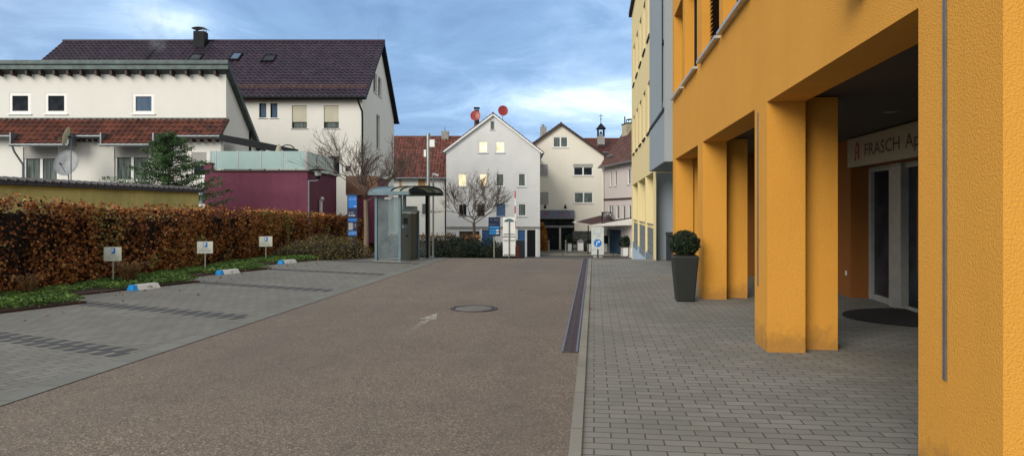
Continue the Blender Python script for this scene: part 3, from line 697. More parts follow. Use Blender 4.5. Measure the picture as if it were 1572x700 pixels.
# ================================================================== big house with brown roof
d0 = 40.0; lat0 = -28.3
def gp(lat, d): return (CY*lat-SY*d, CY*d+SY*lat)
x_, y_ = gp(lat0, d0); BH = thing('tall_house', 'long white house with a big dark brown tiled roof at left', 'house', (x_,y_,0), YAW)
def bx_(px, d=40.0): return (px-786)*d/K-lat0
W = bx_(556); D = 10.7; ze = 8.15; zr = 12.25
hs = []
def H_(p0,p1,q0,q1,d=40.0): return (bx_(p0,d),bx_(p1,d),Z(q1,d),Z(q0,d))
small = [H_(397.7,408.6,159,181), H_(415,425.7,159,181)]; sh_ = [H_(448,471,162,197), H_(497,520,162,197)]; low = [H_(503,521,240,268), H_(530,538,255,263), H_(385,408,225,262)]
m = MB(); wall(m, FR0, W, 0, ze, small+sh_+low, .14)
slp = (zr-ze)/(D/2)
sideh = [(3.2,4.35,8.75,9.95),(4.75,5.9,8.75,9.95),(4.2,5.3,5.4,7.5)]
cl = [(-slp,1,ze),(slp,1,ze+slp*D)]
wall(m, ((W,0),(0,1),(-1,0)), D, 0, zr, sideh, .14, cl); wall(m, ((0,0),(0,1),(1,0)), D, 0, zr, (), .1, cl)
m.poly([(0,D,0),(W,D,0),(W,D,ze),(0,D,ze)]); m.build('wall', M['white'], BH)
for h in small: window(BH, FR0, h, .10, .045, 1, 'glassb', 'dark')
for h in sh_: window(BH, FR0, h, .12, .05, 1, 'glassc', 'dark', shut=.72, shd=.05)
for h in low: window(BH, FR0, h, .12, .05, 1, 'glass', 'dark')
for h in sideh: window(BH, ((W,0),(0,1),(-1,0)), h, .12, .05, 1, 'glass', 'whitep', shut=.0)
gable_side(BH, W, 0, D, ze, zr, M['roof_brown'], .30, .45, .16, .30, .36)
sv = Vector((0,1,slp)).normalized(); sn = Vector((0,-slp,1)).normalized()
def onroof(x, s): p = Vector((x, 0, ze))+sv*s; return p
# snow guard bar rows
m = MB()
for s in (.35,.62): a = onroof(-.2,s)+sn*.13; b_ = onroof(W+.2,s)+sn*.13; m.tube([a,b_], .018, 6)
for k in range(26): a = onroof(.3+k*.78,.2)+sn*.05; b_ = onroof(.3+k*.78,.66)+sn*.16; m.tube([a,b_], .014, 5)
m.build('snow_guard', M['roof_brown'] if False else M['brickred'], BH)
def skylight(x, s, w_, h_, g='glassb'):
    m = MB(); c = onroof(x, s); u = Vector((1,0,0))
    def q(a, b_, n): return c+u*a+sv*b_+sn*n
    for (a0,a1,b0,b1) in ((0,w_,0,.08),(0,w_,h_-.08,h_),(0,.07,.08,h_-.08),(w_-.07,w_,.08,h_-.08)):
        m.hexa([q(a0,b0,.0),q(a1,b0,.0),q(a1,b1,.0),q(a0,b1,.0),q(a0,b0,.16),q(a1,b0,.16),q(a1,b1,.16),q(a0,b1,.16)])
    f = m.build('skylight', M['dark'], BH); m = MB(); m.poly([q(.05,.05,.13),q(w_-.05,.05,.13),q(w_-.05,h_-.05,.13),q(.05,h_-.05,.13)]); m.build('pane', M[g], f)
skylight(bx_(355,43.5),3.9,.62,.95); skylight(bx_(404,43.3),3.7,.75,.85,'glass'); skylight(bx_(293,43.5),3.8,.75,.9,'glass')
m = MB(); xf = bx_(232,44); 
m.hexa([onroof(xf,-.4)+sn*.02,onroof(xf+.16,-.4)+sn*.02,onroof(xf+.16,6.6)+sn*.02,onroof(xf,6.6)+sn*.02,onroof(xf,-.4)+sn*.13,onroof(xf+.16,-.4)+sn*.13,onroof(xf+.16,6.6)+sn*.13,onroof(xf,6.6)+sn*.13]); m.build('fire_wall_cap', M['dark'], BH)
xc = bx_(296.5,44.6); m = MB(); m.box(xc,xc+.68,D/2-.75,D/2-.15,zr-.75,Z(48,44.6)); c_ = m.build('chimney', M['dark'], BH)
m = MB(); 
for a in (.06,.56): m.box(xc+a,xc+a+.05,D/2-.7,D/2-.65,Z(48,44.6),Z(44.5,44.6)); m.box(xc+a,xc+a+.05,D/2-.25,D/2-.2,Z(48,44.6),Z(44.5,44.6))
zz_ = Z(44.5,44.6)
for k in range(6):
    a0 = math.pi*k/6; a1 = math.pi*(k+1)/6; f = lambda a: (xc+.34-.42*math.cos(a), zz_+.1*math.sin(a))
    p, q = f(a0), f(a1); m.hexa([(p[0],D/2-.85,p[1]),(q[0],D/2-.85,q[1]),(q[0],D/2-.05,q[1]),(p[0],D/2-.05,p[1]),(p[0],D/2-.85,p[1]+.03),(q[0],D/2-.85,q[1]+.03),(q[0],D/2-.05,q[1]+.03),(p[0],D/2-.05,p[1]+.03)])
m.build('chimney_cap', M['zinc'], c_)
m = MB(); m.tube([(W-.15,-.5,ze-.45),(W-.12,-.42,ze-.62),(W+.02,-.12,ze-1.1),(W+.03,-.1,ze-1.5),(W+.03,-.1,0)], .055, 8); m.build('downpipe', M['dark'], BH)
MB().tube([(W-.1,D/2,zr),(W-.1,D/2,zr+.9)], .012, 5).build('lightning_rod', M['zinc'], BH)

# ================================================================== left white house with red skirt roof
d0 = 33.0; latL = (-60-786)*d0/K; x_, y_ = gp(latL, d0)
LH = thing('low_house', 'white house with small square windows over a red tiled skirt roof', 'house', (x_,y_,0), YAW)
def lx(px, d=33.0): return (px-786)*d/K-latL
W = lx(347)
def HL(p0,p1,q0,q1,d): return (lx(p0,d),lx(p1,d),Z(q1,d),Z(q0,d))
up = [HL(14,47,143,175,33), HL(69,102.5,143,175,33), HL(203.5,236.5,144,175,33)]
m = MB(); wall(m, FR0, W, 5.55, 8.2, up, .1)
dn = [HL(35,88.6,225.7,285,32.4), HL(175,228.6,225.7,278.6,32.4), HL(294,317,234,271,32.4)]
W2 = lx(343,32.4); wall(m, ((0,-.6),(1,0),(0,1)), W2, 0, 5.12, dn, .14)
m.poly([(W,-.6,0),(W,-.6,5.1),(W,0,5.62),(W,0,8.2),(W,5,4.15),(W,5,0)]); m.poly([(W2,-.6,0),(W,-.6,0),(W,-.6,5.2),(W2,-.6,5.2)]); m.poly([(0,-.6,0),(0,-.6,5.2),(0,0,5.7),(0,0,8.2),(0,5,4.15),(0,5,0)]); m.poly([(0,5,0),(W,5,0),(W,5,4.15),(0,5,4.15)])
m.build('wall', M['white'], LH)
for i, h in enumerate(up): window(LH, FR0, h, .06, .13, 1, 'glass' if i < 2 else 'glassb', 'whitep', 'sillal')
f2 = ((0,-.6),(1,0),(0,1))
for h in dn[:2]: window(LH, f2, h, .12, .09, 2, 'glassc', 'whitep', 'sillal', shut=.30, shm='greysh', shd=.03)
window(LH, f2, dn[2], .12, .07, 1, 'glass', 'whitep', 'sillal', shut=.55, shm='greysh')
m = MB(); gslab(m, (-.3,-.35,8.36), (1,0,0), (0,1,-.81), W+.55, 6.9, .2); rf = m.build('roof', M['coping'], LH)
m = MB(); m.box(-.3,W+.25,-.42,-.352,7.98,8.40); m.build('fascia', M['coping'], rf)
m = MB(); tiles(m, (-.3,5.25,3.85), (1,0,0), (0,-1,.81), W+.5, 6.9); m.build('roof_tiles', M['roof_red'], rf)
for px in (4,25,47,68,89,110,130,153,176,199,221,244,267,290,311,334):
    MB().box(lx(px)-.045,lx(px)+.045,-.34,-.005,7.72,7.97).build('rafter_end', M['wood'], LH)
MB().box(0,W+.1,-.08,-.004,5.72,5.80).build('flashing', M['coping'], LH)
def skirt(x0, x1, yb, zt=5.74, y_t=-.02, s=.86):
    zb = zt-s*(y_t-yb); m = MB(); Ls = math.hypot(y_t-yb, zt-zb); gslab(m, (x0,yb,zb), (1,0,0), (0,1,s), x1-x0, Ls, .08)
    r_ = m.build('skirt_roof', M['wood'], LH); m = MB(); tiles(m, (x0,yb,zb), (1,0,0), (0,1,s), x1-x0, Ls, .27, .32); m.build('roof_tiles', M['roof_red'], r_)
    MB().tube([(x0-.03,yb-.06,zb-.02),(x1+.03,yb-.06,zb-.02)], .06, 8).build('gutter', M['zinc'], r_)
xs = [lx(-60), lx(20,31.6), lx(108,31.6), lx(158,31.6), lx(238,31.6), W+.15]
skirt(-.3, xs[1], -1.05); skirt(xs[1], xs[2], -1.55); skirt(xs[2], xs[3], -1.05); skirt(xs[3], xs[4], -1.55); skirt(xs[4], xs[5], -1.05)
for i in (1,2,3,4): MB().box(xs[i]-.03,xs[i]+.03,-1.6,-1.0,4.38,4.95).build('verge_board', M['zinc'], LH)
for px in range(115,158,9): MB().box(lx(px,32)-.04,lx(px,32)+.04,-1.0,-.61,4.62,4.74).build('rafter_end', M['wood'], LH)
for px in range(245,340,12): MB().box(lx(px,32)-.04,lx(px,32)+.04,-1.0,-.61,4.62,4.74).build('rafter_end', M['wood'], LH)
MB().tube([(lx(21,31.5),-1.6,4.36),(lx(22,31.5),-1.5,4.1),(lx(35,32.3),-.7,3.6),(lx(35,32.3),-.67,0)], .045, 7).build('downpipe', M['zinc'], LH)
MB().tube([(W+.05,2.9,5.6),(W+.05,2.9,0)], .05, 7).build('downpipe', M['dark'], LH)
m = MB(); xa, xb = lx(342,31.5), lx(432,31.5); m.hexa([(xa,-1.9,4.55),(xb,-1.9,4.05),(xb,1.0,4.15),(xa,1.0,4.65),(xa,-1.9,4.85),(xb,-1.9,4.32),(xb,1.0,4.42),(xa,1.0,4.95)]); m.build('canopy', M['dark'], LH)
mb_ = thing('meter_cabinet', 'small pale blue cabinet on the white wall beside the maroon wall', 'cabinet', (*gp((307-786)*31.6/K,31.6), 1.80), YAW)
MB().box(-.23,.23,-.2,.0,0,.72).build('housing', M['teal'], mb_, bevel=.01); MB().box(-.19,.19,-.215,-.202,.06,.66).build('door', plain('cabinet_door',(.36,.42,.46),.5), mb_)

# satellite dishes
def dish(name_, lab, x, y, z, r, face, mat, mastz, sx=.82, group=None, arm=True, base=0):
    t = thing('satellite_dish', lab, 'satellite dish', (x,y,base), 0, group); f = Vector(face).normalized()
    c = Vector((0,0,z-base)); prof = [(0,.0)]+[(r*k/8, .16*r*(k/8)**2) for k in range(1,9)]+[(r,.16*r-.012),(0,-.015)]
    MB().lathe(prof, c, 32, f, sx).build('reflector', M[mat], t, smooth=False)
    MB().tube([(-f.x*.12,-f.y*.12,mastz-base),(-f.x*.12,-f.y*.12,z-base+.1)], .025, 8).build('mast', M['zinc'], t)
    MB().tube([c-f*.14,c-f*.0], .04, 8).build('bracket', M['dark'], t)
    a = c+Vector((0,0,-r*.95)); b_ = c+f*r*.95+Vector((0,0,-r*.35)); MB().tube([a,b_], .013, 6).build('feed_arm', M['zinc'], t); MB().tube([b_-f*.05,b_+f*.09], .03, 8).build('receiver', M['dark'], t)
def gpx(px, d): return P(px, d)
F_ = Vector((-SY,CY,0)); R_ = Vector((CY,SY,0))
x_, y_ = gpx(103,31); dish('', 'large grey satellite dish facing the street above the mossy wall', x_, y_, Z(251,31), .58, -F_*.95+R_*.1+Vector((0,0,.25)), 'dishgrey', 0, .86)
x_, y_ = gpx(104,30.6); dish('', 'pale cream satellite dish seen edge-on above the grey one', x_, y_, Z(210,30.6), .46, -R_*.92-F_*.33+Vector((0,0,.25)), 'dishcream', 0, .85)

# ================================================================== mossy yellow garden wall
GW = thing('garden_wall', 'mossy yellow wall with dark slate coping behind the hedge', 'wall', (-12.5, 9, 0))
MB().box(-.3,0,0,12.35,0,2.085).build('wall_body', M['oldyellow'], GW)
m = MB(); m.hexa([(-.42,-.1,2.09),(.10,-.1,2.09),(.10,12.45,2.09),(-.42,12.45,2.09),(-.42,-.1,2.26),(.09,-.1,2.19),(.09,12.45,2.19),(-.42,12.45,2.26)])
for k in range(50):
    y_ = .0+k*.25; m.hexa([(-.43,y_,2.255),(.12,y_,2.16),(.12,y_+.12,2.16),(-.43,y_+.12,2.255),(-.43,y_+.02,2.29),(.12,y_+.02,2.21),(.12,y_+.1,2.21),(-.43,y_+.1,2.29)])
m.build('coping', M['slate'], GW)

# ================================================================== maroon terrace building
x_, y_ = P(314,28); MT = thing('terrace_building', 'maroon flat-roofed building with a frosted glass terrace railing', 'building', (x_,y_,0), YAW)
lm = (314-786)*28/K
def mx_(px, d=28.0): return (px-786)*d/K-lm
W = mx_(472); zt = Z(263.5,28)
m = MB(); m.box(0,W,0,4.6,0,zt); m.box(0,.30,-.02,.3,zt,Z(252,28)); m.box(-.02,W+.03,-.05,-.002,0,Z(320,28))
m.build('wall', M['maroon'], MT)
m = MB(); m.box(.32,W+.06,-.06,4.66,zt+.002,zt+.06); m.box(-.04,.34,-.06,.34,Z(252,28)+.002,Z(252,28)+.05); m.build('coping', M['wood'], MT)
ax0, ax1 = mx_(533,33.2), mx_(580,33.2); m = MB(); m.box(ax0,ax1,5.2,8,0,Z(272,33.2)); m.build('annexe', M['maroon'], MT)
m = MB(); m.box(ax0-.05,ax1,5.12,5.19,Z(300,33.2),Z(272,33.2)+.05); m.build('annexe_panel', M['brickred'], MT)
xp = [mx_(p) for p in (322,330,364.5,399.5,433,467)]
for i in range(len(xp)): MB().box(xp[i]-.02,xp[i]+.02,.04,.08,zt+.06,Z(232,28)+.02).build('rail_post', M['steel'], MT)
for i in range(len(xp)-1): MB().box(xp[i]+.03,xp[i+1]-.03,.05,.065,zt+.10,Z(232,28)).build('glass_panel', M['frost'], MT)
ysd = [.15,1.5,2.9,4.3]
for i in range(len(ysd)):
    MB().box(W-.08,W-.04,ysd[i]-.02,ysd[i]+.02,zt+.06,Z(232,28)+.02).build('rail_post', M['steel'], MT)
    if i < 3: MB().box(W-.065,W-.05,ysd[i]+.03,ysd[i+1]-.03,zt+.10,Z(232,28)).build('glass_panel', M['frost'], MT)
m = MB(); x0 = mx_(492,29.8); m.tube([(W+.09,1.6,0),(W+.09,1.6,Z(309,29.6)),(W+.12,1.6,Z(306,29.6)),(W+.16,1.55,Z(305,29.6)),(W+.2,1.5,Z(307,29.6))], .07, 10); m.build('vent_pipe', M['whitep'], MT)
# folded parasol on the terrace
x_, y_ = P(428,30); FP = thing('folded_parasol', 'beige folded parasol with a curved dark arm behind the glass railing', 'parasol', (x_,y_,zt+.05), YAW)
m = MB(); m.lathe([(.02,1.18),(.10,1.08),(.17,.8),(.22,.6),(.16,.35),(.05,.2)], n=12); m.build('canopy', plain('beige_canvas',(.36,.36,.27),.9), FP)
pts = [(.0+.36-.36*math.cos(a), 0, .82+.36*math.sin(a)) for a in [k*math.pi/10 for k in range(11)]]; MB().tube([(0,0,1.15)]+pts[2:]+[(.72,0,0)], .022, 8).build('arm', M['dark'], FP); MB().tube([(0,0,0),(0,0,1.2)], .025, 8).build('pole', M['dark'], FP)

# ================================================================== centre houses
def house(pxL, d, lab, name, base=-2.42):
    lt = (pxL-786)*d/K; x_, y_ = gp(lt, d); t = thing(name, lab, 'house', (x_,y_,base), YAW)
    X = lambda px, dd=d: (px-786)*dd/K-lt
    ZZ = lambda py, dd=d: Z(py,dd)-base
    return t, X, ZZ
# red-roofed wing behind
t, X, ZZ = house(540, 63, 'low house with an old red tiled roof between the white houses', 'red_roofed_house')
W = X(722); ze = ZZ(268); zr = ZZ(211,67)
H1 = [(X(642),X(653),ZZ(291),ZZ(272)), (X(647),X(656),ZZ(330),ZZ(312))]
m = MB(); wall(m, FR0, W, 0, ze, H1, .1); m.poly([(0,8,0),(W,8,0),(W,8,ze),(0,8,ze)])
for x in (0,W): m.poly([(x,0,0),(x,8,0),(x,8,ze),(x,4,zr),(x,0,ze)])
m.build('wall', M['white'], t)
w_ = window(t, FR0, H1[0], .06, .06, 1, 'glass', 'orwood'); MB().ob(FR0, H1[0][0]+.06,H1[0][1]-.06,.03,.055,H1[0][2]+.06,H1[0][3]-.06).build('wooden_shutter', M['orwood'], w_)
window(t, FR0, H1[1], .06, .06, 1, 'glassc')
MB().box(X(613),X(616),-.06,-.003,0,ze).build('timber_post', M['orwood'], t)
MB().tube([(X(684),-.1,ze),(X(684),-.1,0)], .06, 6).build('downpipe', M['dark'], t)
gable_side(t, W, 0, 8, ze, zr, M['roof_old'], .2, .35, .15, .28, .36, 'wood')
cz0 = zr-.3; MB().box(X(678,67),X(689,67),3.7,4.3,cz0,ZZ(202,67)).build('chimney', M['concrete'], t)
MB().tube([(X(683,67),4,ZZ(202,67)),(X(683,67),4,ZZ(196,67))], .05, 6).build('antenna', M['zinc'], t)

# white gabled house
t, X, ZZ = house(685, 60, 'pale grey gabled house with painted warm window reflections in the centre', 'gabled_house')
W = X(829); ap = X(757); zeL = ZZ(229); zeR = ZZ(231); zr = ZZ(175); zf = ZZ(349)
def R4(a,b_,c_,d_): return (X(a),X(b_),ZZ(d_),ZZ(c_))
att = [R4(753,759,186,199.5)]
refl = [R4(734.4,748.6,216.6,235), R4(760.7,775,216.6,235), R4(702.4,716.6,266,287), R4(735,748.6,266,287)]
drk = [R4(760.7,774.4,266,287), R4(794.7,807.5,265.5,287), R4(794.6,808.3,312,332.6)]
dk2 = [R4(704.6,716,314,331.7), R4(732.9,744,314,331.7)]; blu = [R4(762,775.7,312.5,331.7)]
gf = [R4(705,736,355,396.2), R4(740,757,353,396.2), R4(795,806,353,396.2), R4(809,822,353,396.2)]
sL = (zr-zeL)/ap; sR = (zr-zeR)/(W-ap); cl = [(-sL,1,zeL),(sR,1,zeR+sR*W)]
m = MB(); wall(m, FR0, W, 0, zf, [(a,b_,0,d_) for a,b_,c_,d_ in gf], .25); wall(m, FR0, W, zf, zr, att+refl+drk+dk2+blu, .1, cl)
for x, z_ in ((0,zeL),(W,zeR)): m.poly([(x,0,0),(x,10,0),(x,10,z_),(x,0,z_)])
m.poly([(0,10,0),(W,10,0),(W,10,zeR),(ap,10,zr),(0,10,zeL)])
m.build('wall', M['white_cool'], t)
MB().box(0,W+.02,-.12,-.003,zf-.07,zf+.07).build('ledge', M['concrete'], t)
for h in refl: window(t, FR0, h, .07, .10, 1, 'warm', 'whitep', label='window with a painted warm yellow sunset reflection')
for h in drk: window(t, FR0, h, .07, .10, 1, 'glassc', 'whitep')
for h in dk2: window(t, FR0, h, .07, .05, 1, 'glass', 'dark', shut=.97, shm='dark')
for h in blu: window(t, FR0, h, .07, .06, 2, 'glassb', 'blue')
window(t, FR0, att[0], .07, .06, 1, 'glassc', 'stonecap')
for i, h in enumerate(gf):
    fm = ['wood','blue','blue','black'][i]; nm = ['garage_door','door_panel','door_panel','doorway'][i]
    m = MB(); m.ob(FR0, h[0]+.01,h[1]-.01,.12,.16,.01,h[3]-.02)
    n = 4 if i != 3 else 0
    for k in range(1,n): xx = h[0]+(h[1]-h[0])*k/n; m.ob(FR0, xx-.015,xx+.015,.10,.119,.02,h[3]-.03)
    m.build(nm, M[fm], t)
for px in (738, 824, 793): MB().ob(FR0, X(px)-.09,X(px)+.09,-.05,-.004,0,zf-.08).build('pilaster', M['whitep'], t)
gable_front(t, 0, W, ap, 10, zeL, zeR, zr, M['roof_old'], .25, .25, .13, 'whitep')
xx, yy = ap-1.55, 1.6
MB().box(X(728,62),X(735,62),2.2,2.7,zr-2,ZZ(168,62)).build('chimney', M['dark'], t); MB().box(X(727,62),X(736,62),2.1,2.8,ZZ(166,62),ZZ(164.5,62)).build('chimney_cap', M['dark'], t)
for px, py, dd, lab in ((730,178,60.9,'red satellite dish left of the central gable in front of a chimney'), (772,170.5,61.2,'red satellite dish raised on a pole right of the central gable')):
    x_, y_ = P(px, dd); dish('', lab, x_, y_, Z(py,dd), .46, -F_+R_*(.25 if px > 750 else -.1)+Vector((0,0,.2)), 'dishred', Z(py+20,dd), .95, 'red satellite dishes on the central roof', base=Z(py+20,dd))

# cream house with shop
t, X, ZZ = house(795, 68, 'cream gabled house with a dark shopfront and sign below', 'cream_house')
W = X(927); ap = X(861); zeL = ZZ(237); zr = ZZ(190)
att = [R4(848.7,872.2,209.7,227)]; wi = [R4(880,910.4,252,270.3), R4(881,910.8,294.6,312.4)]; shu = [R4(825.8,841,252.5,270.3), R4(826,842,295,314)]
sl_ = (zr-zeL)/ap; cl = [(-sl_,1,zeL),(sl_,1,zeL+sl_*W)]
shop = (X(829),X(882),0.12,ZZ(336))
m = MB(); wall(m, FR0, W, 0, zr, att+wi+shu+[shop+(.9,)], .12, cl); m.poly([(0,0,0),(0,10,0),(0,10,zeL),(0,0,zeL)]); m.poly([(W,0,0),(W,10,0),(W,10,zeL),(W,0,zeL)]); m.poly([(0,10,0),(W,10,0),(W,10,zeL),(ap,10,zr),(0,10,zeL)])
m.build('wall', M['cream'], t)
window(t, FR0, att[0], .08, .10, 2, 'glassc'); window(t, FR0, wi[0], .08, .10, 2, 'glass', shut=.30, shm='greysh'); window(t, FR0, wi[1], .08, .10, 2, 'glassc')
for h in shu: window(t, FR0, h, .08, .06, 1, 'glass', shut=1.0, shm='greysh')
m = MB(); f9 = FR0
xs_ = [X(829),X(846),X(855),X(858),X(882)]
for x in xs_: m.ob(f9, x-.06,x+.06,.7,.8,.12,shop[3]-.01)
m.ob(f9, shop[0],shop[1],.69,.81,ZZ(350)-.08,ZZ(350)+.08); m.ob(f9, shop[0],shop[1],.69,.81,ZZ(372)-.5*1.2,ZZ(370))
sf = m.build('shopfront', M['dark'], t); MB().ob(f9, shop[0],shop[1],.82,.85,.12,shop[3]).build('shop_glass', M['glass'], sf); MB().ob(f9, X(859),X(862),.6,.68,.12,ZZ(350)).build('pillar', M['cream'], sf)
MB().ob(f9, X(829),X(881),.55,.60,ZZ(349.5),ZZ(346.5)).build('grey_strip', M['greysh'], sf)  # plain grey strip across the shopfront
gable_front(t, 0, W, ap, 10, zeL, zeL, zr, M['roof_dark'], .25, .3, .14, 'wood')
MB().box(X(831,70),X(841,70),4,4.7,zr-2.5,ZZ(193,71)).build('chimney', M['concrete'], t); MB().tube([(X(835,70),4.3,ZZ(193,71)),(X(835,70),4.3,ZZ(189,71))], .15, 8).build('chimney_pot', M['zinc'], t)
MB().tube([(W+.1,-.12,zeL),(W+.1,-.12,0)], .07, 6).build('downpipe', M['wood'], t)
sb = thing('shop_sign', 'grey-blue shop sign band on the cream house above the dark shopfront', 'sign', (*gp((827-786)*67.8/K,67.8), Z(334.3,67.8)), YAW)
ws = 54.5*67.8/K; MB().box(0,ws,-.12,0.06,0,.72).build('board', plain('sign_band',(.14,.17,.24),.6), sb)
def glyphs(m, x0, x1, z0, z1, y, n, seed):      # a line of writing too small to read in the photo
    r_ = random.Random(seed); x = x0; st = (x1-x0)/n
    for k in range(n):
        if r_.random() < .14: x += st; continue
        a = x+st*.1; b_ = x+st*.85; t_ = (z1-z0)*.18; k_ = r_.randrange(4)
        m.poly([(a,y,z0),(a+st*.2,y,z0),(a+st*.2,y,z1),(a,y,z1)])
        if k_ != 0: m.poly([(a,y-.0004,z1-t_),(b_,y-.0004,z1-t_),(b_,y-.0004,z1),(a,y-.0004,z1)])
        if k_ in (1,3): m.poly([(b_-st*.2,y-.0008,z0),(b_,y-.0008,z0),(b_,y-.0008,z1),(b_-st*.2,y-.0008,z1)])
        if k_ == 2: m.poly([(a,y-.0008,(z0+z1)/2),(b_,y-.0008,(z0+z1)/2),(b_,y-.0008,(z0+z1)/2+t_),(a,y-.0008,(z0+z1)/2+t_)])
        x += st
fr_ = plain('faded_red',(.30,.04,.07),.6); m = MB(); glyphs(m, .15,1.0,.2,.52,-.125,5,2); m.build('lettering', fr_, sb); m = MB(); glyphs(m,1.9,3.1,.2,.48,-.125,11,5); m.build('lettering', fr_, sb)
for px in (836.5, 867.5):
    x_, y_ = P(px, 67.5); q = thing('sign_lamp', 'small dark spotlight over the %s end of the shop sign band' % ('left' if px < 850 else 'middle'), 'lamp', (x_,y_,Z(321.5,67.5)), YAW)
    MB().tube([(0,.25,.1),(0,-.1,.35),(0,-.3,.3)], .03, 6).build('arm', M['black'], q); MB().tube([(0,-.22,.42),(0,-.34,.12)], [.07,.15], 10).build('shade', M['black'], q)

# old house at right (facade turned away)
tx, ty = gp(8.58, 66); ang = YAW+math.atan2(-.985,.17)
t = thing('old_house', 'old pinkish house with steep dark red roof beside the pale building', 'house', (tx,ty,-2.42), ang)
def od(px):                     # distance along the facade for an image column
    tt = (px-786)/K; return (66*tt-8.58)/(.17+.985*tt)
def ozz(px, py): s = od(px); return Z(py, 66-.985*s)+2.42
W = 16.0; ze = 8.50; zr = 12.7; D = 6.2
hh = [(od(936.5),od(939.5),6.05,7.4),(od(943.5),od(947),6.05,7.4),(od(963.5),od(968),6.05,7.4)]
hh2 = [(od(a),od(b_),3.15,4.35) for a,b_ in ((934,941.5),(946,950.6),(955.4,959.8),(964.6,969))]
m = MB(); wall(m, FR0, W, 0, ze, hh+hh2, .15)
for x in (0,W): m.poly([(x,0,0),(x,D,0),(x,D,ze),(x,D/2,zr),(x,0,ze)])
m.poly([(0,D,0),(W,D,0),(W,D,ze),(0,D,ze)]); m.build('wall', M['pink'], t)
MB().box(0,W,-.10,-.003,4.85,4.98).build('string_course', M['wood'], t)
for h in hh+hh2: window(t, FR0, h, .1, .07, 2 if h is hh2[0] else 1, 'glassc', 'whitep', 'stonecap')
gable_side(t, W, 0, D, ze, zr, M['roof_dark'], .25, .45, .15, .28, .34, 'wood')
m = MB(); 
for k in range(5): m.box(.9+k*.35,1.05+k*.35,-.05,.05,ze+.25,ze+.42)
m.build('snow_guard', M['zinc'], t)
cx_ = 1.3; m = MB(); m.box(.4,1.9,1.55,2.5,ze+.4,Z(192,65.5)+2.42); c_ = m.build('chimney', stucco('sooty_cream_plaster',(.5,.46,.33),(.2,.18,.12),.7,20,.5,.01,.6), t)
OHS = t; zc = Z(192,65.5)+2.42; m = MB(); m.box(.35,1.95,1.5,2.55,zc,zc+.08); m.box(1.1,1.8,1.7,2.3,zc+.4,zc+.45)
for a, b_ in ((1.12,1.72),(1.74,1.72),(1.12,2.24),(1.74,2.24)): m.box(a,a+.05,b_,b_+.05,zc+.08,zc+.4)
m.build('chimney_cap', M['dark'], c_)
MB().tube([(0.5,1.8,zc),(.5,1.8,zc+.8)], .06, 6).build('flue', M['dark'], c_)
MB().tube([(-.1,-.3,ze-.2),(-.1,-.1,ze-.8),(-.1,-.1,0)], .07, 6).build('downpipe', M['cream'], t)
# bell turret house behind
t, X, ZZ = house(890, 74, 'red-roofed house with a slate bell turret behind the old chimney', 'turret_house')
W = X(960); m = MB(); m.box(0,W,0,6,0,ZZ(232)); m.build('wall', M['pink'], t)
gable_side(t, W, 0, 6, ZZ(232), ZZ(214,77), M['roof_red'], .2, .3, .15, .3, .36, 'wood')
xl, xr = X(920,73), X(930.5,73); tw_ = MB().box(xl,xr,.1,.9,ZZ(222),ZZ(206,73)).build('turret', M['concrete'], t)
m = MB()
for a in (xl,xr-.1):
    for b_ in (.1,.8): m.box(a,a+.1,b_,b_+.1,ZZ(206,73),ZZ(196,73))
m.box(xl-.02,xr+.02,.08,.92,ZZ(206,73)-.06,ZZ(206,73)); m.build('turret_posts', M['dark'], tw_)
xm = (xl+xr)/2; MB().lathe([(.0,.3),(.08,.28),(.14,.1),(.2,.0),(.0,.0)], (xm,.5,ZZ(204,73)), 12).build('bell', M['iron'], tw_)
m = MB(); zb_ = ZZ(196,73); tp = (xm,.5,ZZ(186,73)); q = [(xl-.15,-.05,zb_),(xr+.15,-.05,zb_),(xr+.15,1.05,zb_),(xl-.15,1.05,zb_)]
for i in range(4): m.poly([q[i],q[(i+1)%4],tp])
m.poly(q); m.build('turret_roof', M['dark'], tw_); m = MB(); m.tube([(xm,.5,ZZ(187,73)),(xm,.5,ZZ(172,73))], .03, 6); m.lathe([(0,.2),(.09,.1),(0,0)], (xm,.5,ZZ(182,73)), 8); m.box(xm-.22,xm+.22,.49,.51,ZZ(175.5,73),ZZ(174.8,73)); m.build('weather_vane', M['dark'], tw_)
# pub terrace with awning
t, X, ZZ = house(880, 64, 'dark red and white awning roof over the pub terrace', 'terrace_awning')
t['category'] = 'awning'
def A3(px, py, d): return (X(px,d), d-64, Z(py,d)+2.42)
m = MB(); a = A3(878,342.5,61.5); b_ = A3(905,346,59.5); 
m.poly([A3(884,340.5,61.5),A3(908,345,59.5),A3(975,333,58),A3(975,331,66),A3(922,331,66)])
m.build('canvas', M['awn'], t)
m = MB(); m.poly([A3(878,341,61.6),A3(884,343,61.45),A3(922,333,66),A3(921,331,66)]); m.poly([A3(903,347,59.6),A3(975,334.5,57.9),A3(975,345.5,57.9),A3(930,347.5,59)]); m.build('valance', M['awnw'], t)
MB().tube([A3(903,346,59.7),A3(903,390,59.7)], .05, 6).build('post', M['dark'], t); MB().tube([A3(972,345,58.2),A3(972,394,58.2)], .05, 6).build('post', M['dark'], t)
o = thing('stone_wall', 'dark rough stone wall under the pub awning', 'wall', (*gp((879-786)*66.2/K,66.2), SZ+.12), YAW)
m = MB(); ww = (908-879)*66.2/K; r_ = random.Random(3); z = 0
while z < 1.85:
    x = 0; hgt = r_.uniform(.12,.22)
    while x < ww: l = r_.uniform(.25,.6); m.box(x,min(ww,x+l-.02),r_.uniform(-.05,.02),.3,z,z+hgt-.015,r_.random()); x += l
    z += hgt
m.build('stones', rndmat('slate_stones',[(0,(.02,.022,.025)),(1,(.09,.095,.095))],.8), o)
m = MB(); bs0 = od(934); ww = W-bs0; m.box(bs0,bs0+ww,-.08,-.004,0.1,2.2)
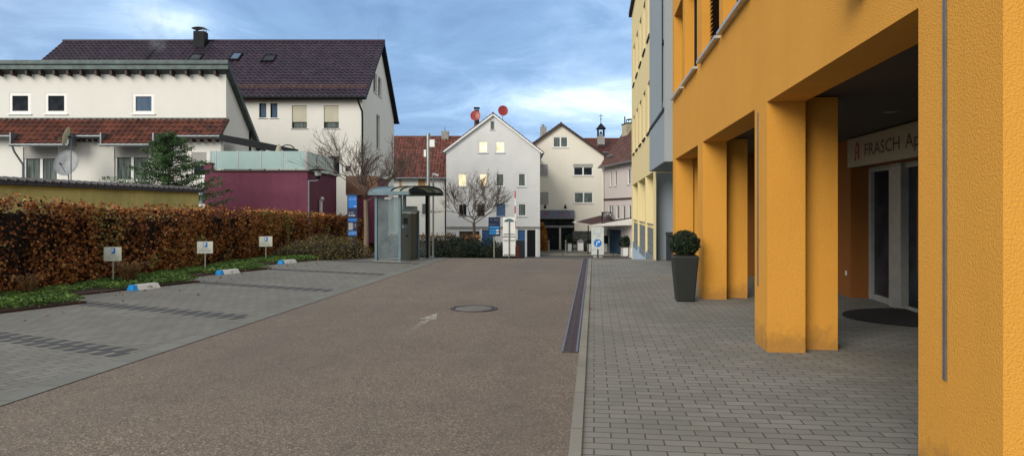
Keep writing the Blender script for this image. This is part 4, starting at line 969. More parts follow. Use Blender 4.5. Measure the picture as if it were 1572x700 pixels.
for k in range(20): m.box(bs0+k*ww/20,bs0+k*ww/20+.03,-.10,-.081,0.1,2.2)
m.box(bs0,bs0+ww,-.10,-.081,1.7,1.76); m.build('blue_panelling', plain('dull_blue_paint',(.025,.07,.12),.5,0,.25,1), OHS)
# ================================================================== vegetation
def hedge(name, lab, X0, X1, Y0, Y1, top, n, size, axis='y', rot=None, loc=None, mat='hedge', seed=1):
    """hedge with its long side along y; front face at X1"""
    t = thing(name, lab, 'hedge', loc or (0,0,0), rot or 0)
    Ln = Y1-Y0; fa = Ln*1.7; ta = Ln*(X1-X0)
    yy = Y0+Ln*RNG.random(n); sel = RNG.random(n); zt = np.array([top(v) for v in yy]); zb = np.array([(zg(v) if rot is None else 0) for v in yy])
    isf = sel < .72; istp = (sel >= .72) & (sel < .95)
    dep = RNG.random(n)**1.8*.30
    P3 = np.zeros((n,3)); P3[:,1] = yy; rz = RNG.random(n)
    P3[:,0] = np.where(isf, X1-dep, np.where(istp, X0+(X1-X0)*rz, X0+dep)); P3[:,2] = np.where(istp, zt-dep*.8, zb+(zt-zb)*rz)
    lm_ = lump(P3*np.array([1,1,1]), seed, 1.6); l2 = lump(P3, seed+3, 5.0)
    P3[:,0] += np.where(isf, .09*lm_+.04*l2, 0); P3[:,2] += np.where(istp, .045*lm_+.03*l2, 0)
    keep = RNG.random(n) < np.clip(.72+.6*l2+.35*lm_, .12, 1)
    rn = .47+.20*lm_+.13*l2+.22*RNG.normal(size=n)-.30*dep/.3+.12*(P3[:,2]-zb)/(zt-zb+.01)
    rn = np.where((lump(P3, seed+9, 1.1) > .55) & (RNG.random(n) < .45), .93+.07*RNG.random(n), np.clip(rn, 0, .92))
    # stray shoots on top
    k = int(n*.01); sx = X0+(X1-X0)*RNG.random(k); sy = Y0+Ln*RNG.random(k); P4 = np.stack([sx,sy,np.array([top(v) for v in sy])+.03+.10*RNG.random(k)],1)
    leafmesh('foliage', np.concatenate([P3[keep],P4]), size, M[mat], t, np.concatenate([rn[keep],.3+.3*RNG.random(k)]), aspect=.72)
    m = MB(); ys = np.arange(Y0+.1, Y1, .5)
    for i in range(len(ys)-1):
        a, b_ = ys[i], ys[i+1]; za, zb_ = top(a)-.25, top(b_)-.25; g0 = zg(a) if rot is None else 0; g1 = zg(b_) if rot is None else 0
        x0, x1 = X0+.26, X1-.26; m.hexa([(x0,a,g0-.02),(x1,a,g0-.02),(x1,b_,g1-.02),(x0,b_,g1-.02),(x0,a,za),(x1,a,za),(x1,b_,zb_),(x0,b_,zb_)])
    r_ = random.Random(seed)
    for k in range(int(Ln*5)):
        y = r_.uniform(Y0,Y1); x = X1-.18+r_.uniform(-.06,.06); b0 = zg(y) if rot is None else 0
        m.tube([(x,y,b0-.02),(x+r_.uniform(-.1,.1),y+r_.uniform(-.12,.12),b0+.45),(x+r_.uniform(-.12,.1),y+r_.uniform(-.25,.25),b0+.95)], [.016,.012,.006], 5)
    m.build('branches', M['core'], t)
    return t
htop = lambda y: float(np.interp(y, [5,12.7,14.2,16.2,19.5,23.5,30,36],[1.9,1.72,1.61,1.57,1.55,1.49,1.24,.75]))
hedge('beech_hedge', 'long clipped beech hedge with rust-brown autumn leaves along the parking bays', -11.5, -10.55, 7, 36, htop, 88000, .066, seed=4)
x_, y_ = P(590, 37); hedge('beech_hedge', 'far brown beech hedge across the slope in front of the gabled house', -.7, 0, 0, 5.0, lambda y: 1.55, 8000, .075, rot=YAW-math.pi/2, loc=(x_,y_,zg(y_)), seed=11)
# ground cover in the bed
pts = []
def inpoly(x, y, pl):
    c = np.zeros(len(x), bool); j = len(pl)-1
    for i in range(len(pl)):
        a, b_ = pl[i], pl[j]
        cond = ((a.y > y) != (b_.y > y)) & (x < (b_.x-a.x)*(y-a.y)/(b_.y-a.y+1e-12)+a.x); c ^= cond; j = i
    return c
n = 60000; xx = -10.6+2.4*RNG.random(n); yy = 6+17*RNG.random(n); ok = inpoly(xx, yy, poly)
xx, yy = xx[ok], yy[ok]
G = np.stack([xx,yy,np.zeros(len(xx))],1); dens_ = lump(G, 21, 1.3)
# distance from the saw teeth: patches start before each tip
ph = np.zeros(len(xx))
best = np.full(len(xx), 9.0)
for t_ in tips: best = np.minimum(best, np.hypot((xx-(t_.x-.75))/1.15, (yy-(t_.y-.55))/1.35))
keep = (best+.25*dens_ < 1.05) | ((xx < -9.4) & (dens_ > -.1) & (RNG.random(len(xx)) < .55))
xx, yy, dens_, best = xx[keep], yy[keep], dens_[keep], best[keep]
zc_ = .04+RNG.random(len(xx))**.7*np.clip(.17-.10*best+.05*dens_, .03, .25)
leafmesh('ground_cover', np.stack([xx,yy,zc_],1), .05, M['green'], None, .45+.2*dens_+.22*RNG.normal(size=len(xx))+.8*(zc_-.1), flat=np.array([1,1,.5]), aspect=.55)
tag(bpy.data.objects['ground_cover'], kind='stuff')
# fallen leaves
n = 900; fx = np.where(RNG.random(n) < .55, -10.4+2.6*RNG.random(n), -8.5+13*RNG.random(n)*1.0); fy = 5+17*RNG.random(n); kf = (fx < -7.6) | (RNG.random(n) < .10); kf &= ~((fx > 1.8)|((fx>-4.7)&(fx<-.3)&(RNG.random(n)<.6)))
leafmesh('fallen_leaves', np.stack([fx[kf],fy[kf],.045*(fx[kf]<-8)+.013+.004*RNG.random(kf.sum())],1), .042, M['rustleaf'], None, flat=np.array([1,1,.12]), aspect=.6)
tag(bpy.data.objects['fallen_leaves'], kind='stuff')
def tuft(x, y, lab, n=120, h=.45, mat='grassdry'):
    m = MB(); r_ = random.Random(int(x*100))
    for k in range(n):
        a = r_.random()*6.28; l = h*r_.uniform(.5,1); b0 = (r_.uniform(-.08,.08), r_.uniform(-.08,.08)); w_ = .006
        p = [(b0[0],b0[1],0),(b0[0]+.3*l*math.cos(a),b0[1]+.3*l*math.sin(a),.7*l),(b0[0]+.8*l*math.cos(a),b0[1]+.8*l*math.sin(a),.8*l)]
        pr = (-math.sin(a)*w_, math.cos(a)*w_)
        for i in range(2): m.poly([(p[i][0]-pr[0],p[i][1]-pr[1],p[i][2]),(p[i][0]+pr[0],p[i][1]+pr[1],p[i][2]),(p[i+1][0]+pr[0]*.5,p[i+1][1]+pr[1]*.5,p[i+1][2]),(p[i+1][0]-pr[0]*.5,p[i+1][1]-pr[1]*.5,p[i+1][2])], r_.random())
    o = m.build('grass_tuft', M[mat], None); o.location = (x,y,.035); tag(o, lab, 'plant')
x_, y_ = P(197,14.6); tuft(x_, y_, 'dry brown ornamental grass tuft right of the nearest parking sign', 200, .6)
x_, y_ = P(43,12.6); tuft(x_, y_, 'thin dry yellow grass tuft at the hedge foot, far left', 90, .5)
# shrubs
def shrub(name, lab, cat, blobs, n, size, mat, core, x, y, z, group=None, stretch=(1,1,1)):
    t = thing(name, lab, cat, (x,y,z), 0, group); A = []; R_n = []
    tot = sum(b_[3]**2 for b_ in blobs)
    for i, (bx2, by2, bz2, r, hz) in enumerate(blobs):
        k = int(n*r*r/tot); D_ = RNG.normal(size=(k,3)); D_ /= np.linalg.norm(D_,axis=1)[:,None]; D_[:,2] = np.abs(D_[:,2])*np.where(RNG.random(k)<.8,1,-.3)
        rr = (1-.5*RNG.random(k)**2)*(1+.16*lump(D_*3+i, i+2)); Pn = np.stack([bx2+D_[:,0]*r*rr, by2+D_[:,1]*r*rr, bz2+D_[:,2]*hz*rr],1); A.append(Pn); R_n.append(.35+.5*(rr-.7)+.25*lump(Pn*5,i+8)+.2*RNG.normal(size=k))
    A = np.concatenate(A); rn = np.concatenate(R_n); ok = A[:,2] > .0
    f = leafmesh('foliage', A[ok], size, M[mat], t, rn[ok], aspect=.35)
    m = MB()
    for (bx2,by2,bz2,r,hz) in blobs: m.lathe([(.0,0),(r*.55,.0),(r*.62,hz*.3),(r*.45,hz*.58),(0,hz*.68)], (bx2,by2,bz2), 12)
    m.build('branches', M[core], t); return t
x_, y_ = P(497, 22.6); shrub('shrub', 'wide olive-brown shrub at the right end of the long hedge', 'shrub', [(-.75,.1,0,.75,.55),(0,0,0,.85,.72),(.75,.1,0,.75,.66),(.35,-.3,0,.6,.5),(-1.2,0,0,.5,.35)], 16000, .06, 'shrub', 'core', x_, y_, .03)
for px, dd, s, lab in ((683,27.5,1.0,'dark green juniper behind the parking ticket shelter'),(712,28.5,1.05,'dark green juniper left of the small bare tree trunk'),(744,28,.85,'dark green juniper under the navy information board'),(768,29.5,.7,'small dark juniper behind the white panel sign')):
    x_, y_ = P(px, dd); shrub('juniper', lab, 'shrub', [(-.4,0,0,.55*s,.9*s),(.15,.1,0,.6*s,1.0*s),(.55,-.1,0,.5*s,.8*s)], 5000, .08, 'juniper', 'coreg', x_, y_, zg(y_), 'dark junipers beyond the crest')
# conifer
def conifer(px, d, h, rad, lab):
    x_, y_ = P(px, d); t = thing('conifer_tree', lab, 'tree', (x_,y_,0)); m = MB()
    m.tube([(0,0,0),(.03,0,h*.5),(0,0,h*.98)], [.09,.06,.012], 8); A = []; rn = []; b_ = MB(); r_ = random.Random(5)
    z = .5
    while z < h*.98:
        f = 1-(z/h); L_ = rad*(f**.72)*r_.uniform(.75,1.15)+.06; a = r_.random()*6.28; nn = max(1,int(6))
        for q in range(3):
            a += 2.1+r_.uniform(-.3,.3); ln = L_*r_.uniform(.7,1.15); tip = Vector((math.cos(a)*ln, math.sin(a)*ln, z+ln*r_.uniform(.12,.38))); b_.tube([(0,0,z),(tip.x*.5,tip.y*.5,z+(tip.z-z)*.35),tuple(tip)], [.018,.012,.004], 4)
            k = int(420*ln/rad)+50; s = RNG.random(k)**.75; sp_ = .09*ln*(1-s*.5)+.02
            px_ = tip.x*s+RNG.normal(size=k)*sp_; py_ = tip.y*s+RNG.normal(size=k)*sp_; pz_ = z+(tip.z-z)*s**1.3+RNG.normal(size=k)*.04-.03
            A.append(np.stack([px_,py_,pz_],1)); rn.append(.25+.55*s+.15*RNG.normal(size=k))
        z += .075+.04*f
    m.build('trunk', M['bark'], t); b_.build('branches', M['darkbark'], t); leafmesh('foliage', np.concatenate(A), .085, M['conifer'], t, np.concatenate(rn), aspect=.28)
conifer(258, 25, 4.35, 2.5, 'dark green young conifer between the mossy wall and maroon building')
# bare trees
def baretree(px, d, base, fork, h, spread, lab, leaves=0, seed=1, mat='bark', rad=.055, el=(.6,1.7), nb=6, lf=1.0):
    x_, y_ = P(px, d); t = thing('bare_tree', lab, 'tree', (x_,y_,base)); r_ = random.Random(seed); tr = MB(); br = MB(); tipsL = []
    tr.tube([(0,0,-.1),(.01,0,fork*.4),(-.02,.01,fork)], [rad*1.25,rad,rad*.85], 9)
    def grow(p, dr, ln, ra, lv):
        n = 4; pts = [p]; d_ = dr.copy(); q = p.copy()
        for i in range(n):
            d_ = (d_+Vector((r_.gauss(0,.16),r_.gauss(0,.16),r_.gauss(.04,.10)))).normalized(); q = q+d_*(ln/n); pts.append(q.copy())
        br.tube(pts, [ra*(1-.5*i/n) for i in range(n+1)], 5 if lv > 1 else 6, cap=False)
        if lv >= 5 or ra < .0018: tipsL.append(q); return
        k = 3 if lv < 4 else 2
        for j in range(k+1):
            f = r_.uniform(.35,1) if j else 1.0; idx = min(n, max(1, int(round(f*n)))); a = r_.random()*6.28; sd = Vector((math.cos(a),math.sin(a),r_.uniform(-.15,.45)))
            nd = (d_*1.0+sd*r_.uniform(.40,.85)).normalized(); grow(pts[idx], nd, ln*r_.uniform(.55,.80), ra*(.60 if j else .72), lv+1)
    H = h-fork
    grow(Vector((-.02,.01,fork-.03)), Vector((.15,0,1)), H*.40, rad*.42, 1)
    for k in range(nb):
        a = 6.28*k/nb+r_.uniform(-.3,.3); grow(Vector((-.02,.01,fork-.08+.05*(k%3)+ (k%4)*.10)), Vector((math.cos(a)*spread,math.sin(a)*spread,r_.uniform(*el))).normalized(), H*lf*r_.uniform(.46,.62), rad*.32, 1)
    tr.build('trunk', M[mat], t); br.build('branches', M['darkbark'], t)
    if leaves:
        idx = [r_.choice(tipsL) for _ in range(leaves)]; A = np.array([[p.x+r_.gauss(0,.05),p.y+r_.gauss(0,.05),p.z+r_.gauss(0,.05)] for p in idx]); leafmesh('foliage', A, .06, M['rustleaf'], t)
    return t
baretree(562, 24.2, .03, 1.85, 3.7, 1.3, 'bare young tree with a pale trunk beside the shelter', 0, 12, rad=.085, el=(.5,1.2), nb=6, lf=1.12)
x_, y_ = P(728,31); baretree(728, 31, zg(y_), 1.72, 2.95, 1.45, 'bare spreading tree with a few rust leaves before the gabled house', 150, 8, 'darkbark', rad=.075, el=(.15,.75), nb=7, lf=1.55)
# orange climber by the shop
x_, y_ = P(833.5, 66.8); shrub('climbing_shrub', 'tall narrow shrub with orange autumn leaves beside the shopfront', 'shrub', [(0,0,0,.5,.9),(.05,.05,.6,.48,.9),(-.1,.05,1.2,.5,.9),(-.12,.05,1.8,.42,.8)], 5200, .15, 'autumn', 'core', x_, y_, SZ+.12)

# ================================================================== parking signs and wheel stops
def psign(x, y, rz, lab, first=[None]):
    if first[0] is None:
        t = thing('parking_sign', lab, 'sign', (x,y,.03), rz, 'parking bay signs at the hedge'); first[0] = t
        MB().box(-.013,.013,-.02,.0,0,.70).build('post', M['greenpost'], t)
        b_ = MB().box(-.185,.185,-.036,-.022,.44,.735).build('board', plain('sign_plate',(.62,.66,.58),.45), t, bevel=.003)
        bl = MB(); bl.box(-.035,.055,-.040,-.0365,.60,.715); bl.build('blue_square', M['signblue'], b_)
        textobj('P', M['whitep'], b_, (-.02,-.041,.615), (1,0,0), (0,0,1), .045, .082, bold=.03)
        l = MB(); 
        for k, (a, c) in enumerate(((-.09,.10),(-.12,.13),(-.12,.12))): glyphs(l, a, c, .555-k*.034, .57-k*.034, -.0375, 18, k)
        l.build('small_print', M['greytext'], b_)
    else:
        t = copy_tree(first[0]); t.location = (x,y,.03); t.rotation_euler = (0,0,rz); t['label'] = lab
    return t
x_, y_ = P(174,15); psign(x_, y_, YAW+.02, 'nearest white parking sign, beside the dry grass tuft')
x_, y_ = P(315,17.6); psign(x_, y_, YAW+.2, 'second white parking sign, middle one of the three along the hedge')
x_, y_ = P(408,20.9); psign(x_, y_, YAW+.25, 'farthest white parking sign, left of the olive shrub')
def wstop(x, y, lab, first=[None]):
    rz = math.atan2(V_.y, V_.x)
    if first[0] is None:
        t = thing('wheel_stop', lab, 'wheel stop', (x,y,.006), rz, 'white and blue wheel stops at the bay ends'); first[0] = t
        def seg(x0, x1, mat, nm):
            m = MB(); m.hexa([(x0,-.10,0),(x1,-.10,0),(x1,.10,0),(x0,.10,0),(x0+(.03 if x0 < -.25 else 0),-.06,.10),(x1-(.03 if x1 > .25 else 0),-.06,.10),(x1-(.03 if x1>.25 else 0),.06,.10),(x0+(.03 if x0<-.25 else 0),.06,.10)]); return m.build(nm, M[mat], t)
        seg(-.30,-.19,'signbluel','blue_end'); b_ = seg(-.188,.30,'whitep','body')
        m = MB(); m.poly([(.0,-.088,.035),(.09,-.084,.045),(.12,-.078,.06),(.05,-.080,.055)]); m.build('emblem', M['text'], b_)
        g_ = MB(); g_.poly([(-.35,-.0935,.02),(-.05,-.0935,.02),(-.05,-.0915,.026),(-.35,-.0915,.026)]); 
    else: t = copy_tree(first[0]); t.location = (x,y,.006); t['label'] = lab
x_, y_ = -8.76, 13.0; wstop(-8.72,12.95,'nearest white wheel stop with a blue end, by the nearest parking sign'); wstop(-8.78,16.25,'middle white wheel stop with a blue end, before the second parking sign'); wstop(-8.78,19.6,'farthest white wheel stop with a blue end, left of the olive shrub')

# ================================================================== ticket shelter
cx0, cy0 = P(596, 21.3); th = YAW-math.radians(24)
SH = thing('ticket_shelter', 'blue-grey glass shelter with a vaulted roof around the ticket machine', 'shelter', (cx0,cy0,.004), th)
hw = .42; dp = 1.55
for (x, y, mm_) in ((-hw,0,'teal'),(hw,0,'teal'),(hw,dp,'dark'),(-hw,dp,'teal')): MB().box(x-.04,x+.04,y-.04,y+.04,0,2.0).build('post', M[mm_], SH); 
MB().box(hw-.04,hw+.04,dp*.62,dp*.62+.06,0,1.52).build('side_post', M['teal'], SH)
MB().box(-hw+.045,hw-.045,-.006,.006,.10,1.93).build('front_glass', M['shelterglass'], SH)
MB().box(-hw-.004,-hw+.006,.05,dp-.05,.10,1.93).build('side_glass', M['shelterglass'], SH)
MB().box(hw-.006,hw+.006,dp*.66,dp-.05,.10,.75).build('low_glass', M['shelterglass'], SH)
MB().box(-hw-.08,hw+.12,-.08,dp+.1,0,.012).build('base_slab', M['concrete'], SH)
# roof: vault whose ribs run front (y) to back, spanning x from -.75 to .75
x0, x1, y0, y1 = -.52, .86, -.2, dp+.2; rise = .17; zb = 2.0; NR = 14
def arc(k, r_=0): a = math.pi*k/NR; return ((y0+y1)/2-(y1-y0)/2*math.cos(a)*(1+r_), zb+.06+(rise+r_)*math.sin(a))
def vault(xa, xb, nm, mat, th_=.02):
    m = MB()
    for k in range(NR):
        p, q = arc(k), arc(k+1); p2, q2 = arc(k,.02), arc(k+1,.02)
        m.hexa([(xa,p[0],p[1]),(xb,p[0],p[1]),(xb,q[0],q[1]),(xa,q[0],q[1]),(xa,p2[0],p2[1]+.0),(xb,p2[0],p2[1]),(xb,q2[0],q2[1]),(xa,q2[0],q2[1])])
    return m.build(nm, mat, SH)
vault(x0, x1-.62, 'roof_sheet', M['teal']); vault(x1-.60, x1-.02, 'roof_glazing', M['canopyglass'])
for xr_ in (x0, x1-.61, x1-.30, x1):
    MB().tube([(xr_,)+arc(k,.025) for k in range(NR+1)], .028, 6).build('roof_rib', M['dark'] if xr_ > 0 else M['teal'], SH)
MB().box(x0-.02,x1+.02,y0-.05,y0+.03,zb-.02,zb+.09).build('eaves_beam', M['teal'], SH); MB().box(x0-.02,x1+.02,y1-.03,y1+.05,zb-.02,zb+.09).build('eaves_beam', M['teal'], SH)
MB().box(x0-.02,x0+.04,y0+.03,y1-.03,zb,zb+.07).build('side_beam', M['teal'], SH); MB().box(x1-.04,x1+.02,y0+.03,y1-.03,zb,zb+.07).build('side_beam', M['dark'], SH)
st = MB(); st.box(-.12,.12,-.014,-.010,1.86,1.93); st.build('sticker', M['whitep'], SH)
x_, y_ = P(627.5, 21.75); TM = thing('ticket_machine', 'olive-grey parking ticket machine with a sloping pale top in the shelter', 'ticket machine', (x_,y_,.018), YAW-.35)
m = MB(); m.box(-.17,.17,-.2,.2,0,1.42); m.build('body', M['terminal'], TM, bevel=.012)
m = MB(); m.hexa([(-.19,-.22,1.43),(.19,-.22,1.43),(.19,.22,1.43),(-.19,.22,1.43),(-.19,-.20,1.47),(.19,-.20,1.47),(.19,.22,1.64),(-.19,.22,1.64)]); m.build('top', plain('pale_metal',(.33,.38,.40),.4,.3), TM, bevel=.01)
MB().box(-.07,.07,-.207,-.202,1.10,1.28).build('screen', M['black'], TM); MB().box(-.11,-.06,-.215,-.202,.98,1.06).build('coin_slot', M['steel'], TM); MB().box(.02,.08,-.21,-.202,.72,.77).build('ticket_slot', M['black'], TM); MB().box(-.02,.01,-.21,-.202,.98,1.04).build('button', M['signbluel'], TM)

# ================================================================== poles
def pole(px, d, name, lab, cat, h, r=.05, mat='steel'):
    x_, y_ = P(px, d); t = thing(name, lab, cat, (x_,y_,zg(y_)), YAW)
    MB().tube([(0,0,-.05),(0,0,h)], r, 12).build('pole', M[mat], t); MB().tube([(0,0,0),(0,0,.06)], r*1.8, 12).build('base_flange', M[mat], t); return t
t = pole(657.5, 24, 'mast', 'tall grey steel mast behind the ticket shelter', 'mast', Z(202,24), .062)
MB().box(.05,.22,-.07,.05,Z(223,24),Z(211.5,24)).build('aerial_box', M['whitep'], t, bevel=.01); m = MB(); m.hexa([(.22,-.06,Z(218,24)),(.30,-.02,Z(216,24)),(.30,.02,Z(216,24)),(.22,.04,Z(218,24)),(.22,-.06,Z(212,24)),(.30,-.02,Z(214,24)),(.30,.02,Z(214,24)),(.22,.04,Z(212,24))]); m.build('aerial_nose', M['steel'], t)
MB().box(-.15,-.065,-.05,.05,Z(238,24),Z(227,24)).build('control_box', M['whitep'], t, bevel=.01)
t = pole(665, 24.3, 'camera_pole', 'slim pale pole with a small white camera beside the steel mast', 'pole', Z(266,24.3)-0, .032)
zc2 = Z(265,24.3); MB().tube([(0,-.1,zc2+.04),(.16,.0,zc2-.01)], .045, 8).build('camera', M['whitep'], t); MB().box(-.02,.02,-.02,.02,zc2-.02,zc2+.0).build('bracket', M['whitep'], t)
# street lamp with disc top
x_, y_ = P(474, 26.5); zb = Z(277,26.5); t = thing('street_lamp', 'grey lamp post with a flat disc over a glass lantern by the maroon wall', 'lamp', (x_,y_,zg(y_)), YAW); o_ = -zg(y_)
MB().tube([(0,0,0),(0,0,zb+o_)], .035, 10).build('post', M['zinc'], t); MB().tube([(0,0,zb-.02+o_),(.3,0,zb-.02+o_),(.34,0,zb+.03+o_)], .018, 8).build('arm', M['zinc'], t)
lx_ = .34; MB().lathe([(.0,.05),(.06,.06),(.10,.12),(.115,.17)], (lx_,0,zb+o_), 16).build('lantern_base', M['dark'], t); MB().lathe([(.10,.165),(.125,.26),(.13,.36),(0,.37)], (lx_,0,zb+o_), 16).build('lantern', M['lantern'], t)
MB().lathe([(.0,.39),(.33,.37),(.335,.385),(.1,.43),(.0,.44)], (lx_,0,zb+o_), 28).build('disc', M['dark'], t); MB().lathe([(.12,.50),(.12,.51),(0,.515),(0,.50)], (lx_,0,zb+o_), 16).build('finial', M['dark'], t); MB().tube([(lx_,0,zb+.43+o_),(lx_,0,zb+.5+o_)], .012, 6).build('finial_stem', M['dark'], t)

# ================================================================== boards
x_, y_ = P(541, 24.0); t = thing('information_column', 'narrow blue information column between olive shrub and bare tree', 'sign', (x_,y_,.03), YAW+.1)
MB().box(-.07,.07,-.03,.03,0,2.05).build('post', M['signnavy'], t)
b_ = MB().box(-.16,.16,-.07,-.032,.62,2.05).build('board', M['signnavy'], t, bevel=.006)
m = MB(); m.box(-.13,.15,-.074,-.0705,1.58,1.98); m.box(-.13,.15,-.074,-.0705,1.13,1.22); m.box(-.13,.15,-.074,-.0705,.66,.80); m.build('blue_fields', M['signblue'], b_)
m = MB(); m.box(-.12,.02,-.074,-.0705,.84,1.08); m.build('picture', M['greysh'], b_)
m = MB(); glyphs(m,-.12,.10,1.30,1.35,-.0715,9,3); glyphs(m,-.12,.05,1.40,1.43,-.0715,8,4); glyphs(m,.04,.14,1.0,1.03,-.0715,6,6); glyphs(m,.04,.14,.93,.96,-.0715,6,7); glyphs(m,-.12,.14,.755,.775,-.0755,14,8); glyphs(m,-.12,.14,.70,.72,-.0755,14,9); glyphs(m,-.11,.13,1.86,1.88,-.0755,14,10); glyphs(m,.06,.14,1.61,1.65,-.0755,3,11); m.build('lettering', M['whitep'], b_)

x_, y_ = P(758.5, 25); b0 = zg(y_); t = thing('information_board', 'navy board with light blue fields on a pale post', 'sign', (x_,y_,b0), YAW+.08)
q = lambda py: Z(py,25)-b0
MB().tube([(0,.0,0),(0,0,q(345))], .022, 8).build('post', M['greenpost'], t)
b_ = MB().box(-.20,.20,-.07,-.022,q(362.5),q(333.5)).build('board', M['signnavy'], t, bevel=.006)
MB().box(.20,.225,-.07,-.02,q(362),q(333.5)).build('edge', M['steel'], t)
m = MB()
for a, c in ((347.5,350.5),(352,355),(356.3,359.2)): m.box(-.17,.17,-.0745,-.0705,q(c),q(a))
m.build('blue_fields', M['signbluel'], b_); m = MB(); m.box(.075,.16,-.078,-.0748,q(354.8),q(352.3)); m.box(.075,.16,-.078,-.0748,q(359),q(356.6)); m.build('white_fields', M['whitep'], b_)
m = MB(); glyphs(m,-.15,.15,q(338.5),q(336.7),-.0715,12,20); glyphs(m,-.17,.05,q(345.3),q(344),-.0715,9,21); glyphs(m,-.14,.10,q(349.6),q(348.6),-.0755,14,22); glyphs(m,-.15,.12,q(361.6),q(360.6),-.0715,12,23); m.build('lettering', M['greytext'], b_)

x_, y_ = P(781.5, 24.6); b0 = zg(y_); t = thing('panel_sign', 'tall white panel on a steel post with a teal arc at its top', 'sign', (x_,y_,b0), YAW)
q = lambda py: Z(py,24.6)-b0
b_ = MB().box(-.215,.215,.03,.055,q(393),q(333.5)).build('panel', M['whitep'], t, bevel=.004)
MB().tube([(0,-.0,0),(0,0,q(337))], .022, 8).build('post', M['steel'], t)
m = MB(); 
for py in (359.5,363.3,369,391): m.box(-.19 if py != 363.3 else -.225,.19 if py != 363.3 else .225,.008,.028,q(py)-.012,q(py)+.012)
m.build('crossbars', M['zinc'], t)
m = MB(); prev = None
for k in range(9):
    u = -1+2*k/8; p = (u*.17, q(339.5)+.075*(1-u*u)); 
    if prev: m.hexa([(prev[0],.0,q(339.5)-.01),(p[0],.0,q(339.5)-.01),(p[0],.026,q(339.5)-.01),(prev[0],.026,q(339.5)-.01),(prev[0],.0,prev[1]+.01),(p[0],.0,p[1]+.01),(p[0],.026,p[1]+.01),(prev[0],.026,prev[1]+.01)])
    prev = p
m.build('arc_bracket', plain('teal_metal',(.05,.16,.17),.4,.2), t)

# direction sign on stand at the crest
x_, y_ = P(917.5, 22.9); t = thing('direction_sign', 'white upright board with a blue round right-turn arrow at the crest', 'sign', (x_,y_,.0), YAW); 
q = lambda py: Z(py,22.9)
b_ = MB().box(-.20,.20,-.012,.012,q(391),q(349)).build('board', plain('pale_sign_face',(.55,.60,.60),.45), t, bevel=.004)
m = MB(); n = 32; c_ = q(373.2); r_ = .125
m.poly([(r_*math.cos(6.2832*k/n),-.015,c_+r_*math.sin(6.2832*k/n)) for k in range(n)]); dsc = m.build('blue_disc', M['signblue'], b_)
m = MB(); sp_ = lambda a,b2,c2,d2: m.poly([(a,-.018,c_+b2),(c2,-.018,c_+b2),(c2,-.018,c_+d2),(a,-.018,c_+d2)])
sp_(-.045,-.085,-.02,.02); m.poly([(-.045,-.0185,c_+.02),(-.02,-.0185,c_+.01),(.0,-.0185,c_+.035),(.0,-.0185,c_+.06)]); m.poly([(0,-.018,c_+.035),(.03,-.018,c_+.035),(.03,-.018,c_+.06),(0,-.018,c_+.06)]); m.poly([(.03,-.018,c_+.005),(.085,-.018,c_+.047),(.03,-.018,c_+.09)]); m.build('arrow', M['whitep'], dsc)
m = MB(); m.box(-.14,-.13,-.014,-.0125,q(359),q(351)); m.box(.10,.11,-.014,-.0125,q(359),q(351)); m.box(-.14,.11,-.0145,-.0125,q(359.4),q(359)); m.build('outline', M['greytext'], b_)
m = MB(); glyphs(m,-.11,.11,q(363.3),q(361.7),-.0135,11,31); m.build('lettering', M['greytext'], b_)
MB().box(-.20,.20,-.0145,-.0125,q(383)-.004,q(383)+.004).build('joint_line', M['greytext'], b_)
MB().tube([(0,-.03,.03),(0,-.03,.28)], .018, 8).build('stand_post', M['dark'], t); m = MB(); m.box(-.14,-.03,-.14,.08,0.004,.07); m.box(.03,.14,-.14,.08,.004,.07); m.build('foot_weight', M['concrete'], t, bevel=.01)

# barrier with raised arm, cabinets
x_, y_ = P(798, 27); b0 = zg(y_); t = thing('parking_barrier', 'parking barrier with its red and white arm raised behind the white panel', 'barrier', (x_,y_,b0), YAW)
MB().box(-.15,.17,-.15,.15,0,.75).build('housing', M['binblack'], t, bevel=.01); MB().box(-.16,-.02,-.17,-.152,.05,.55).build('red_panel', M['maroonp'], t)
m = MB(); m2 = MB(); zz_ = .9; k = 0
while zz_ < Z(298,27)-b0: (m if k % 2 else m2).box(-.20,-.155,-.2,-.17,zz_,zz_+.28); zz_ += .285; k += 1
a_ = m2.build('arm', M['whitep'], t); m.build('red_bands', M['red'], a_)
# bollards
def bollard(px, d, lab, first=[None]):
    x_, y_ = P(px, d)
    if first[0] is None:
        t = thing('bollard', lab, 'bollard', (x_,y_,SZ+.12), 0, 'grey bollards along the far kerb'); first[0] = t
        MB().tube([(0,0,0),(0,0,1.15)], .075, 12).build('post', M['steel'], t); MB().lathe([(.08,1.15),(.09,1.18),(.07,1.24),(0,1.27)], n=12).build('cap', M['dark'], t); MB().tube([(0,0,.9),(0,0,.95)], .082, 12).build('band', M['dark'], t)
    else: t = copy_tree(first[0]); t.location = (x_,y_,SZ+.12); t['label'] = lab
bollard(842.5,63,'grey bollard beside the orange climbing shrub'); bollard(868.6,62.8,'grey bollard in front of the shopfront planters'); bollard(946.8,62.8,'grey bollard right of the traffic mirror pole')
